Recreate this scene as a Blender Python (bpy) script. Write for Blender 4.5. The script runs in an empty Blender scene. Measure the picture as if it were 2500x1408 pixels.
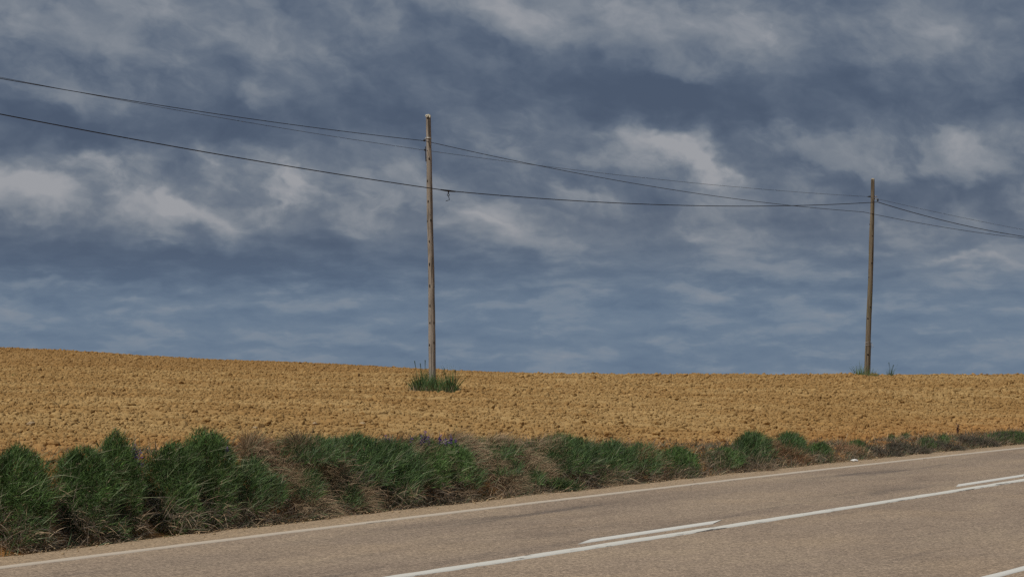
import bpy, math, random
import numpy as np
from mathutils import Vector

# ------------------------------------------------------------------ camera, world, sun, exposure
SC = bpy.context.scene
COL = SC.collection
RNG = np.random.default_rng(11)
random.seed(11)
F = 8000.0            # focal length in photograph pixels (photograph 2500 wide)
CX, CY, HOR = 1250.0, 704.0, 850.0
EYE = 1.66
PITCH = math.atan((HOR - CY) / F)

cam_d = bpy.data.cameras.new('camera')
cam = bpy.data.objects.new('camera', cam_d)
COL.objects.link(cam)
cam_d.sensor_width = 36.0
cam_d.lens = 36.0 * F / 2500.0
cam_d.clip_start = 0.5
cam_d.clip_end = 20000.0
cam.location = (0, 0, EYE)
cam.rotation_euler = (math.pi / 2 + PITCH, 0, 0)
SC.camera = cam

SC.view_settings.view_transform = 'Standard'
SC.view_settings.look = 'None'
SC.view_settings.gamma = 1.0
SC.view_settings.use_curve_mapping = False
SC.view_settings.exposure = 0.0
SC.cycles.use_denoising = False
SC.cycles.use_adaptive_sampling = True
SC.cycles.adaptive_threshold = 0.012
SC.cycles.adaptive_min_samples = 10
SC.cycles.max_bounces = 4
SC.cycles.diffuse_bounces = 3
SC.cycles.glossy_bounces = 1
SC.cycles.transmission_bounces = 2

SUN_EL = math.radians(54)
SUN_AZ = math.radians(46)          # to the left of straight behind the camera
to_sun = Vector((-math.sin(SUN_AZ) * math.cos(SUN_EL), -math.cos(SUN_AZ) * math.cos(SUN_EL), math.sin(SUN_EL)))
sun_d = bpy.data.lights.new('sun', 'SUN')
sun_d.energy = 3.5
sun_d.angle = math.radians(0.53)
sun_d.color = (1.0, 0.95, 0.87)
sun = bpy.data.objects.new('sun', sun_d)
COL.objects.link(sun)
sun.location = (-30, -30, 60)
sun.rotation_euler = to_sun.to_track_quat('Z', 'Y').to_euler()


def srgb(r, g, b):
    out = []
    for c in (r, g, b):
        c /= 255.0
        out.append(c / 12.92 if c <= 0.04045 else ((c + 0.055) / 1.055) ** 2.4)
    return tuple(out) + (1.0,)


class NT:
    """small helper for node trees"""
    def __init__(self, tree):
        self.t = tree
        self.n = tree.nodes
        self.l = tree.links

    def node(self, typ, **kw):
        nd = self.n.new(typ)
        for k, v in kw.items():
            setattr(nd, k, v)
        return nd

    def set(self, sock, v):
        if isinstance(v, bpy.types.NodeSocket):
            self.l.new(v, sock)
        elif v is not None:
            sock.default_value = v

    def math(self, op, a=None, b=None, c=None, clamp=False):
        nd = self.node('ShaderNodeMath', operation=op, use_clamp=clamp)
        for i, v in enumerate((a, b, c)):
            self.set(nd.inputs[i], v)
        return nd.outputs[0]

    def vmath(self, op, a=None, b=None, c=None):
        nd = self.node('ShaderNodeVectorMath', operation=op)
        for i, v in enumerate((a, b, c)):
            if v is not None:
                self.set(nd.inputs[i], v)
        return nd.outputs['Value'] if op in ('DOT_PRODUCT', 'LENGTH', 'DISTANCE') else nd.outputs['Vector']

    def noise(self, vec, scale, detail=4, rough=0.55, dist=0.0, dims='3D'):
        nd = self.node('ShaderNodeTexNoise', noise_dimensions=dims)
        self.set(nd.inputs['Vector'], vec)
        nd.inputs['Scale'].default_value = scale
        nd.inputs['Detail'].default_value = detail
        nd.inputs['Roughness'].default_value = rough
        nd.inputs['Distortion'].default_value = dist
        return nd.outputs['Fac'], nd.outputs['Color']

    def ramp(self, fac, stops, interp='LINEAR'):
        nd = self.node('ShaderNodeValToRGB')
        cr = nd.color_ramp
        cr.interpolation = interp
        while len(cr.elements) < len(stops):
            cr.elements.new(0.5)
        for e, (p, c) in zip(cr.elements, stops):
            e.position = p
            e.color = c
        self.set(nd.inputs['Fac'], fac)
        return nd.outputs['Color']

    def mix(self, fac, a, b, blend='MIX'):
        nd = self.node('ShaderNodeMix', data_type='RGBA', blend_type=blend)
        self.set(nd.inputs[0], fac)
        self.set(nd.inputs[6], a)
        self.set(nd.inputs[7], b)
        return nd.outputs[2]

    def smooth(self, v, a, b):
        nd = self.node('ShaderNodeMapRange', interpolation_type='SMOOTHSTEP')
        self.set(nd.inputs['Value'], v)
        nd.inputs['From Min'].default_value = a
        nd.inputs['From Max'].default_value = b
        return nd.outputs['Result']

    def scale3(self, vec, s):
        return self.vmath('MULTIPLY', vec, s)


SKY_B = 0.47
# ---- the sky: a Nishita sky almost wholly covered by procedural storm cloud
world = bpy.data.worlds.new('World')
SC.world = world
world.use_nodes = True
world.cycles.sampling_method = 'MANUAL'
world.cycles.sample_map_resolution = 256
W = NT(world.node_tree)
W.n.clear()
tc = W.node('ShaderNodeTexCoord')
dirv = W.vmath('NORMALIZE', tc.outputs['Generated'])
P8 = W.scale3(dirv, (8, 8, 8))
sep = W.node('ShaderNodeSeparateXYZ')
W.l.new(P8, sep.inputs[0])
V0 = sep.outputs['Z']
# domain warp that gives the cloud masses ragged edges
_, wc = W.noise(W.scale3(P8, (1.0, 1.0, 2.0)), 2.2, 4, 0.6)
_, wc2 = W.noise(W.scale3(P8, (1.0, 1.0, 1.6)), 8.0, 3, 0.6)
warp = W.vmath('MULTIPLY', W.vmath('SUBTRACT', wc, (0.5, 0.5, 0.5)), (0.36, 0.0, 0.17))
warp2 = W.vmath('MULTIPLY', W.vmath('SUBTRACT', wc2, (0.5, 0.5, 0.5)), (0.13, 0.0, 0.085))
PW = W.vmath('ADD', W.vmath('ADD', P8, warp), warp2)
# px centre, py centre, half extents (px), tilt (deg, down to the right), amount
CLOUDS = [
    (600, 10, 1200, 190, 0, .30), (1480, 30, 620, 230, 0, .25), (1990, 95, 800, 170, 5, .27), (2420, 60, 420, 240, 0, .10),
    (90, 60, 330, 170, 0, .18), (520, 90, 420, 150, 12, .14), (800, 120, 200, 70, 32, .22), (1200, 140, 260, 100, 20, .16),
    (250, 190, 600, 110, 4, -.13), (1050, 100, 300, 90, 10, -.12), (1680, 110, 300, 90, 12, -.14),
    (160, 325, 900, 85, -2, -.42), (820, 265, 560, 150, 12, -.26), (560, 300, 500, 90, 5, -.14),
    (380, 628, 1300, 125, 1, -.62), (850, 660, 600, 60, 2, -.16),
    (1680, 205, 1300, 130, 6, -.42), (1330, 250, 600, 110, 4, -.28), (1880, 300, 700, 120, 6, -.34), (2440, 245, 500, 95, 2, -.30),
    (2380, 455, 520, 80, -2, -.32), (1560, 455, 380, 80, 8, -.20), (1360, 335, 180, 70, 10, -.18),
    (230, 372, 300, 50, 2, .40), (70, 450, 420, 110, 14, .34), (430, 505, 330, 110, 22, .40), (250, 470, 520, 160, 12, .16),
    (735, 465, 190, 120, 32, .50), (682, 530, 110, 110, 50, .36), (560, 555, 130, 45, 8, .36), (520, 395, 200, 60, 30, .20),
    (945, 505, 170, 110, 35, .34), (1155, 558, 230, 70, 18, .30), (890, 565, 330, 90, 4, .16),
    (1560, 318, 330, 90, 16, .48), (1725, 390, 330, 75, 20, .36), (1440, 345, 460, 130, 14, .22),
    (2320, 320, 420, 140, 14, .28), (2000, 380, 500, 110, 6, .14), (1890, 480, 330, 90, 10, .14),
    (1385, 490, 230, 75, 18, .36), (1300, 560, 420, 90, 10, .24), (1680, 583, 260, 60, 10, .30), (2420, 625, 380, 60, -2, .26),
    (1745, 698, 230, 26, 2, .30), (290, 690, 640, 34, 1, .22), (500, 742, 520, 40, 0, .16), (850, 735, 420, 44, 0, .14),
    (1470, 765, 330, 52, -4, .18), (2030, 785, 260, 44, 2, .16), (2420, 800, 260, 36, 2, .16), (2280, 668, 200, 60, 4, .14),
    (60, 715, 120, 50, 10, .16), (1950, 690, 400, 50, 0, -.10), (1650, 740, 600, 40, 0, -.10), (900, 690, 500, 36, 0, -.10),
]
# billows: soft below, with a firm lit upper-right rim (same columns)
BILLOWS = [
    (745, 470, 150, 150, 38, .80), (690, 540, 95, 140, 62, .62), (440, 515, 150, 150, 42, .62), (560, 560, 90, 60, 20, .5), (330, 540, 150, 110, 38, .34),
    (960, 520, 130, 130, 48, .50), (1150, 565, 130, 80, 24, .42), (1600, 335, 230, 120, 24, .66), (1745, 405, 200, 90, 24, .55), (1400, 500, 120, 80, 26, .5),
    (230, 385, 190, 90, 3, .70), (60, 430, 210, 130, 12, .34), (2310, 305, 230, 130, 18, .30), (1690, 590, 150, 60, 12, .42), (520, 400, 140, 90, 40, .34),
    (720, 100, 160, 130, 40, .30), (850, 150, 110, 70, 38, .34), (1210, 160, 170, 90, 28, .26), (1960, 70, 300, 120, 10, .26), (2420, 622, 220, 50, 2, .40),
    (1745, 700, 130, 26, 4, .40), (40, 718, 70, 34, 10, .4), (1300, 545, 200, 70, 14, .36), (880, 590, 240, 70, 6, .26), (2200, 560, 180, 60, 8, .2),
]


def cloud_node(px, py, hx, hy, tilt, k):
    mp = W.node('ShaderNodeMapping', vector_type='TEXTURE')
    W.l.new(PW, mp.inputs['Vector'])
    mp.inputs['Location'].default_value = ((px - CX) / 1000, 7.95, (HOR - py) / 1000)
    mp.inputs['Rotation'].default_value = (0, math.radians(tilt), 0)
    mp.inputs['Scale'].default_value = (hx / 1000 * k, 3.0, hy / 1000 * k)
    gr = W.node('ShaderNodeTexGradient', gradient_type='QUADRATIC_SPHERE')
    W.l.new(mp.outputs[0], gr.inputs[0])
    return mp.outputs[0], gr.outputs['Fac']


acc = None
for (px, py, hx, hy, tilt, amt) in CLOUDS:
    _, g_ = cloud_node(px, py, hx, hy, tilt, 1.15)
    acc = W.math('MULTIPLY_ADD', g_, amt * (1.35 if amt < 0 else 0.68), acc if acc is not None else 0.0)
bil = None
for (px, py, hx, hy, tilt, amt) in BILLOWS:
    v_, g_ = cloud_node(px, py, hx, hy, tilt, 1.5)
    sz = W.node('ShaderNodeSeparateXYZ'); W.l.new(v_, sz.inputs[0])
    rim = W.math('SUBTRACT', 1.0, W.smooth(sz.outputs['Z'], 0.02, 0.20))
    bil = W.math('MULTIPLY_ADD', W.math('MULTIPLY', g_, rim), amt * 0.66, bil if bil is not None else 0.0)
# slanting upper cloud: iso-lines fall to the right; lit upper-right flanks come from the density falling off there
def slanted(v):
    q = W.node('ShaderNodeMapping', vector_type='POINT')
    W.l.new(v, q.inputs['Vector'])
    q.inputs['Rotation'].default_value = (0, math.radians(-20), 0)
    return W.scale3(q.outputs[0], (1.0, 1.0, 1.55))


low_v = W.vmath('ADD', P8, W.scale3(warp2, (0.5, 0.5, 0.35)))
half = W.vmath('ADD', P8, W.scale3(W.vmath('ADD', warp, warp2), (0.5, 0.5, 0.5)))
n_hi, _ = W.noise(slanted(half), 2.9, 8, 0.57)
n_hs, _ = W.noise(slanted(W.vmath('ADD', half, (0.045, 0.0, 0.040))), 2.9, 4, 0.5)
n_lo, _ = W.noise(W.scale3(low_v, (1.0, 1.0, 3.7)), 4.9, 7, 0.56)
n_ls, _ = W.noise(W.scale3(W.vmath('ADD', low_v, (0.012, 0.0, 0.016)), (1.0, 1.0, 3.7)), 4.9, 4, 0.5)
n_big, _ = W.noise(W.scale3(P8, (1.0, 1.0, 3.2)), 1.1, 2, 0.5)
acc = W.math('MULTIPLY', acc, W.math('MULTIPLY_ADD', n_hi, 1.2, 0.15))
acc = W.math('MULTIPLY_ADD', bil, W.math('MULTIPLY_ADD', n_hi, 2.6, -0.55), acc)
f_hi = W.smooth(V0, 0.14, 0.40)


def fmix(f, a, c):
    nd = W.node('ShaderNodeMix', data_type='FLOAT')
    W.l.new(f, nd.inputs[0]); W.l.new(a, nd.inputs[2]); W.l.new(c, nd.inputs[3])
    return nd.outputs[0]


b = W.math('MULTIPLY_ADD', W.math('SUBTRACT', fmix(f_hi, n_lo, n_hi), 0.5), 0.68, SKY_B)
b = W.math('MULTIPLY_ADD', fmix(f_hi, W.math('MULTIPLY', W.math('SUBTRACT', n_lo, n_ls), 0.45), W.math('SUBTRACT', n_hi, n_hs)), 1.45, b)
b = W.math('MULTIPLY_ADD', W.math('SUBTRACT', n_big, 0.5), 0.25, b)
n_fine, _ = W.noise(W.scale3(half, (1.0, 1.0, 1.9)), 8.5, 6, 0.62)
b = W.math('MULTIPLY_ADD', W.math('SUBTRACT', n_fine, 0.5), 0.42, b)
b = W.math('ADD', b, acc)
# puffs with a firmer outline inside the soft masses
pf = W.smooth(W.math('MULTIPLY_ADD', acc, 0.30, fmix(f_hi, n_lo, n_hi)), 0.485, 0.60)
pk = W.math('MULTIPLY_ADD', W.smooth(V0, 0.58, 0.74), -0.09, 0.17)
b = W.math('MULTIPLY_ADD', W.math('SUBTRACT', pf, 0.5), pk, b)
b = W.math('MULTIPLY_ADD', b, 0.80, 0.085)
col_hi = W.ramp(b, [(0.05, srgb(71, 84, 106)), (0.22, srgb(80, 93, 114)), (0.42, srgb(100, 111, 128)),
                    (0.60, srgb(118, 126, 138)), (0.78, srgb(132, 138, 148)), (1.0, srgb(160, 161, 166))], 'B_SPLINE')
col_lo = W.ramp(b, [(0.05, srgb(86, 105, 130)), (0.25, srgb(98, 117, 140)), (0.46, srgb(109, 126, 146)),
                    (0.62, srgb(119, 133, 150)), (0.78, srgb(131, 140, 153)), (1.0, srgb(148, 151, 158))], 'B_SPLINE')
cloud_col = W.mix(W.smooth(V0, 0.06, 0.34), col_lo, col_hi)
bg_c = W.node('ShaderNodeBackground')
W.l.new(cloud_col, bg_c.inputs['Color'])
bg_c.inputs['Strength'].default_value = 1.0
sky = W.node('ShaderNodeTexSky', sky_type='NISHITA', sun_disc=False)
sky.sun_elevation = SUN_EL
sky.sun_rotation = math.pi + SUN_AZ
sky_dir = W.vmath('MAXIMUM', dirv, (-2.0, -2.0, 0.03))
W.l.new(sky_dir, sky.inputs[0])
bg_s = W.node('ShaderNodeBackground')
W.l.new(sky.outputs[0], bg_s.inputs['Color'])
bg_s.inputs['Strength'].default_value = 0.05
mxs = W.node('ShaderNodeMixShader')
mxs.inputs[0].default_value = 0.94
W.l.new(bg_s.outputs[0], mxs.inputs[1]); W.l.new(bg_c.outputs[0], mxs.inputs[2])
wo = W.node('ShaderNodeOutputWorld')
W.l.new(mxs.outputs[0], wo.inputs['Surface'])

# ------------------------------------------------------------------ helpers
CP, SP = math.cos(PITCH), math.sin(PITCH)


def ray(px, py):
    """direction through a photograph pixel, scaled so that Y == 1"""
    x = (px - CX) / F
    v = (CY - py) / F
    y = CP - v * SP
    z = SP + v * CP
    return x / y, z / y


def at_depth(px, py, Y):
    x, z = ray(px, py)
    return np.array((x * Y, Y, EYE + z * Y))


def on_road(px, py):
    x, z = ray(px, py)
    Y = -EYE / z
    return np.array((x * Y, Y))


def z_at(py, Y):
    return EYE + ray(CX, py)[1] * Y


def _hash(ix, iy, seed):
    h = (ix.astype(np.int64) * 374761393 + iy.astype(np.int64) * 668265263 + seed * 1442695041) & 0xFFFFFFFF
    h = ((h ^ (h >> 13)) * 1274126177) & 0xFFFFFFFF
    h = h ^ (h >> 16)
    return (h & 0xFFFFFF) / float(0xFFFFFF)


def vnoise(x, y, seed=0):
    x = np.asarray(x, float); y = np.asarray(y, float)
    x0 = np.floor(x); y0 = np.floor(y)
    fx = x - x0; fy = y - y0
    fx = fx * fx * (3 - 2 * fx); fy = fy * fy * (3 - 2 * fy)
    ix = x0.astype(np.int64); iy = y0.astype(np.int64)
    a = _hash(ix, iy, seed); b_ = _hash(ix + 1, iy, seed)
    c = _hash(ix, iy + 1, seed); d = _hash(ix + 1, iy + 1, seed)
    return (a * (1 - fx) + b_ * fx) * (1 - fy) + (c * (1 - fx) + d * fx) * fy - 0.5


def sstep(x, a, b_):
    t = np.clip((np.asarray(x, float) - a) / (b_ - a), 0, 1)
    return t * t * (3 - 2 * t)


# road frame: s along the road, n across it (away from the camera)
TH = math.radians(22.4)
ST, CT = math.sin(TH), math.cos(TH)


def to_sn(X, Y):
    return X * ST + Y * CT, -X * CT + Y * ST


def to_xy(s, n):
    return s * ST - n * CT, s * CT + n * ST


def fit_line(pts, deg=2):
    P = np.array([on_road(*p) for p in pts])
    s, n = to_sn(P[:, 0], P[:, 1])
    co = np.polyfit(s, n, deg)
    lo, hi = s.min() - 3, s.max() + 3
    dco = np.polyder(co)

    def fn(q):
        q = np.asarray(q, float)
        qc = np.clip(q, lo, hi)
        return np.polyval(co, qc) + np.polyval(dco, qc) * (q - qc)
    return fn


edge_n = fit_line([(0, 1356.4), (350, 1315.5), (700, 1274.5), (1250, 1212.5), (1550, 1180), (1850, 1146.5), (2200, 1112), (2500, 1082)])
eline_n = fit_line([(0, 1385.4), (300, 1348), (700, 1298.5), (1250, 1233), (1550, 1198), (1850, 1163.5), (2200, 1125), (2500, 1092.1)])
cline_n = fit_line([(965, 1408), (1200, 1372.3), (1500, 1327), (1850, 1273), (2200, 1218), (2500, 1171)])


def nline_n(q):
    return cline_n(q) - 3.97


_bs = np.array([0, 15, 22.6, 33.3, 38, 43.4, 50, 56, 80, 400], float)
_bh = np.array([.72, .72, .70, .60, .44, .26, .13, .09, .06, .05], float)


def bank_top(s):
    return np.interp(s, _bs, _bh)


_pxs = np.array([0, 625, 1250, 1875, 2500], float)
_prof = [
    [(10, .70), (28, .70), (60, .72), (90, .85), (105, .95), (125, 1.12), (150, 1.36), (192, 1.76), (215, 1.74), (260, 1.0), (400, -3)],
    [(10, .68), (32, .68), (60, .66), (90, .66), (109, .89), (125, .86), (150, .90), (200, .93), (225, .85), (260, .3), (400, -4)],
    [(10, .62), (37, .62), (60, .56), (88, .52), (112, .84), (125, .72), (150, .45), (200, .25), (225, .0), (260, -.6), (400, -5)],
    [(10, .25), (46, .25), (60, .35), (90, .60), (115, .775), (125, .74), (150, .45), (200, -.5), (225, -1), (260, -1.6), (400, -5)],
    [(10, .10), (57, .10), (70, .25), (95, .55), (116, .765), (125, .74), (150, .45), (200, -.5), (225, -1), (260, -1.6), (400, -5)],
]
_yg = np.linspace(10, 400, 1200)
_tab = np.array([np.interp(_yg, [p[0] for p in q], [p[1] for p in q]) for q in _prof])
_k = np.ones(31) / 31.0
_tab = np.array([np.convolve(np.pad(r, 15, mode='edge'), _k, mode='valid') for r in _tab])


def profile(X, Y):
    px = np.clip(np.asarray(X) / np.maximum(Y, 1.0) * F + CX, -400, 2900)
    c = np.clip((px - _pxs[0]) / 625.0, 0, 3.9999)
    i = c.astype(int)
    t = c - i
    t = t * t * (3 - 2 * t) * 0.5 + t * 0.5
    g = np.clip((np.asarray(Y) - _yg[0]) / (_yg[1] - _yg[0]), 0, len(_yg) - 1.001)
    gi = g.astype(int); gf = g - gi
    v0 = _tab[i, gi] * (1 - gf) + _tab[i, gi + 1] * gf
    v1 = _tab[i + 1, gi] * (1 - gf) + _tab[i + 1, gi + 1] * gf
    return v0 * (1 - t) + v1 * t - 0.03 - 0.075 * sstep(Y, 60, 112)


CREST = 1.1


def ground_base(X, Y):
    """smooth height of bank and field; the road is z = 0"""
    X = np.asarray(X, float); Y = np.asarray(Y, float)
    s, n = to_sn(X, Y)
    d = n - edge_n(s)
    bt = bank_top(s)
    bank = -0.03 + 0.06 * sstep(d, 0.1, 0.5) + (bt - 0.03) * sstep(d, 0.25, CREST)
    fld = profile(X, Y)
    w = sstep(d, CREST, 11.0)
    return np.where(d < CREST, bank, bt * (1 - w) + fld * w)


def soil_relief(X, Y):
    r = vnoise(X / 1.7, Y / 1.7, 3) * 0.060
    r += vnoise(X / 0.55, Y / 0.55, 5) * 0.062
    r += vnoise(X / 0.24, Y / 0.24, 7) * 0.044
    r += np.abs(vnoise(X / 0.12, Y / 0.12, 9)) * 0.036
    r += vnoise(X / 0.06, Y / 0.06, 12) * 0.016
    return r


def ground(X, Y):
    X = np.asarray(X, float); Y = np.asarray(Y, float)
    s, n = to_sn(X, Y)
    d = n - edge_n(s)
    return ground_base(X, Y) + soil_relief(X, Y) * sstep(d, 0.15, 1.6)


_sl = np.linspace(-5, 140, 3000)


def loc(px, d):
    """ground point in photograph column px, d metres beyond the asphalt edge"""
    X, Y = to_xy(_sl, edge_n(_sl) + d)
    m = Y > 4
    x = float(np.interp(ray(px, HOR)[0], (X / Y)[m], X[m]))
    y = float(np.interp(ray(px, HOR)[0], (X / Y)[m], Y[m]))
    return x, y


def new_obj(name, me, parent=None, mat=None):
    o = bpy.data.objects.new(name, me)
    COL.objects.link(o)
    if parent is not None:
        o.parent = parent
    if mat is not None and me is not None and not me.materials:
        me.materials.append(mat)
    return o


def mesh_np(name, verts, faces, smooth=False):
    """faces: list of (k, array m x k) groups or one array"""
    me = bpy.data.meshes.new(name)
    verts = np.asarray(verts, np.float32)
    groups = faces if isinstance(faces, list) else [faces]
    loops = np.concatenate([np.asarray(g, np.int32).ravel() for g in groups])
    sizes = np.concatenate([np.full(len(g), g.shape[1], np.int32) for g in groups])
    starts = np.concatenate([[0], np.cumsum(sizes)[:-1]]).astype(np.int32)
    me.vertices.add(len(verts)); me.vertices.foreach_set('co', verts.ravel())
    me.loops.add(len(loops)); me.loops.foreach_set('vertex_index', loops)
    me.polygons.add(len(sizes)); me.polygons.foreach_set('loop_start', starts)
    me.update(calc_edges=True)
    me.validate()
    if smooth:
        me.polygons.foreach_set('use_smooth', np.ones(len(me.polygons), bool))
    return me


def grid_faces(nr, nc):
    a = (np.arange(nr - 1)[:, None] * nc + np.arange(nc - 1)[None, :]).ravel()
    return np.stack([a, a + 1, a + nc + 1, a + nc], 1)


def tag(o, label=None, cat=None, group=None, kind=None):
    for k, v in (('label', label), ('category', cat), ('group', group), ('kind', kind)):
        if v:
            o[k] = v
    return o


def empty(name, locn, label, cat, group=None):
    o = bpy.data.objects.new(name, None)
    o.empty_display_size = 0.2
    o.location = locn
    COL.objects.link(o)
    return tag(o, label, cat, group)


def tube(points, radii, sides=8, caps=True):
    P = np.asarray(points, float)
    R = np.broadcast_to(np.asarray(radii, float), (len(P),))
    T = np.gradient(P, axis=0)
    T /= np.linalg.norm(T, axis=1)[:, None] + 1e-12
    ref = np.array((0, 0, 1.0)) if abs(T[0][2]) < 0.9 else np.array((1.0, 0, 0))
    A = np.cross(T, ref); A /= np.linalg.norm(A, axis=1)[:, None] + 1e-12
    B = np.cross(T, A)
    ang = np.linspace(0, 2 * np.pi, sides, endpoint=False)
    V = P[:, None, :] + R[:, None, None] * (np.cos(ang)[None, :, None] * A[:, None, :] + np.sin(ang)[None, :, None] * B[:, None, :])
    V = V.reshape(-1, 3)
    i = np.arange(len(P) - 1)[:, None] * sides
    j = np.arange(sides)[None, :]
    q = np.stack([i + j, i + (j + 1) % sides, i + sides + (j + 1) % sides, i + sides + j], -1).reshape(-1, 4)
    fs = [q]
    if caps:
        fs.append(np.arange(sides)[::-1][None, :])
        fs.append((np.arange(sides) + (len(P) - 1) * sides)[None, :])
    return V, fs


def merge(parts):
    vs, fs, off = [], [], 0
    for v, f in parts:
        vs.append(v)
        for g in f:
            fs.append(np.asarray(g) + off)
        off += len(v)
    return np.concatenate(vs), fs


def blob_mesh(name, seed, sub=2, flat=0.75, rough=0.35):
    import bmesh
    bm = bmesh.new()
    bmesh.ops.create_icosphere(bm, subdivisions=sub, radius=0.5)
    r = random.Random(seed)
    lumps = [Vector((r.uniform(-1, 1), r.uniform(-1, 1), r.uniform(-1, 1))).normalized() for _ in range(9)]
    cuts = [(Vector((r.uniform(-1, 1), r.uniform(-1, 1), r.uniform(-.3, 1))).normalized(), r.uniform(.3, .44)) for _ in range(5)]
    for v in bm.verts:
        dn = v.co.normalized()
        k = 1.0
        for q in lumps:
            k += rough * 0.5 * max(0, dn.dot(q) - 0.55)
        k *= r.uniform(1 - rough * 0.35, 1 + rough * 0.35)
        v.co = v.co * k
        for cn, cd in cuts:
            e = v.co.dot(cn) - cd
            if e > 0:
                v.co -= cn * e * 0.85
        v.co.z *= flat
    me = bpy.data.meshes.new(name)
    bm.to_mesh(me)
    bm.free()
    return me


# ------------------------------------------------------------------ materials
def new_mat(name):
    m = bpy.data.materials.new(name)
    m.use_nodes = True
    t = NT(m.node_tree)
    bs = t.n['Principled BSDF']
    bs.inputs['Specular IOR Level'].default_value = 0.2
    return m, t, bs


def soil_material(name, red):
    m, t, bs = new_mat(name)
    geo = t.node('ShaderNodeNewGeometry')
    pos = geo.outputs['Position']
    n1, _ = t.noise(pos, 0.22, 6, 0.66)
    n2, _ = t.noise(pos, 9.0, 6, 0.65)
    n3, _ = t.noise(pos, 70.0, 3, 0.6)
    base = t.ramp(n2, [(0.25, (.180, .103, .040, 1)), (0.5, (.262, .157, .060, 1)), (0.75, (.325, .205, .084, 1))])
    pale = t.ramp(n2, [(0.25, (.242, .154, .064, 1)), (0.5, (.318, .208, .088, 1)), (0.75, (.375, .256, .118, 1))])
    c = t.mix(t.smooth(n1, 0.42, 0.62), base, pale)
    # redder subsoil turned up beside the cut bank
    sepn = t.vmath('DOT_PRODUCT', pos, (-CT, ST, 0.0))
    nb, _ = t.noise(pos, 1.3, 4, 0.6)
    nn_ = t.math('MULTIPLY_ADD', t.math('SUBTRACT', nb, 0.5), 5.0, sepn)
    redmix = t.math('SUBTRACT', 1.0, t.smooth(nn_, 14.0, 19.5))
    redc = t.ramp(n2, [(0.25, (.190, .085, .028, 1)), (0.5, (.285, .135, .045, 1)), (0.75, (.350, .185, .066, 1))])
    if red:
        c = t.mix(0.9, c, redc)
    else:
        c = t.mix(t.math('MULTIPLY', redmix, 0.62), c, redc)
    # the land beyond the first crest is a browner earth
    py_ = t.node('ShaderNodeSeparateXYZ'); t.l.new(pos, py_.inputs[0])
    farm = t.smooth(t.math('MULTIPLY_ADD', t.math('SUBTRACT', nb, 0.5), 14.0, py_.outputs['Y']), 116.0, 126.0)
    c = t.mix(t.math('MULTIPLY', farm, 0.5), c, (.215, .118, .042, 1))
    oi = t.node('ShaderNodeObjectInfo')
    var = t.math('MULTIPLY_ADD', oi.outputs['Random'], 0.30, 0.92)
    var = t.math('MULTIPLY', var, t.math('MULTIPLY_ADD', n3, 0.5, 0.75))
    vv = t.node('ShaderNodeCombineColor')
    for i in range(3):
        t.l.new(var, vv.inputs[i])
    c = t.mix(1.0, c, vv.outputs[0], 'MULTIPLY')
    t.l.new(c, bs.inputs['Base Color'])
    bs.inputs['Roughness'].default_value = 0.95
    bs.inputs['Specular IOR Level'].default_value = 0.05
    bu = t.node('ShaderNodeBump')
    bu.inputs['Strength'].default_value = 0.6
    bu.inputs['Distance'].default_value = 0.01
    t.l.new(t.noise(pos, 60.0, 5, 0.7)[0], bu.inputs['Height'])
    t.l.new(bu.outputs[0], bs.inputs['Normal'])
    return m


M_SOIL = soil_material('ploughed_soil', False)
M_BANK = soil_material('red_bank_soil', True)


def blade_material(name, trans=0.22, rough=0.55):
    m, t, bs = new_mat(name)
    at = t.node('ShaderNodeAttribute', attribute_name='tint')
    t.l.new(at.outputs['Color'], bs.inputs['Base Color'])
    bs.inputs['Roughness'].default_value = rough
    bs.inputs['Specular IOR Level'].default_value = 0.25
    tr = t.node('ShaderNodeBsdfTranslucent')
    t.l.new(at.outputs['Color'], tr.inputs['Color'])
    mx = t.node('ShaderNodeMixShader')
    mx.inputs[0].default_value = trans
    t.l.new(bs.outputs[0], mx.inputs[1]); t.l.new(tr.outputs[0], mx.inputs[2])
    t.l.new(mx.outputs[0], t.n['Material Output'].inputs['Surface'])
    return m


M_BLADE = blade_material('green_blade')
M_DRY = blade_material('dry_straw', 0.12, 0.7)
M_FLOWER = blade_material('vetch_flower', 0.2, 0.6)


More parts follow.
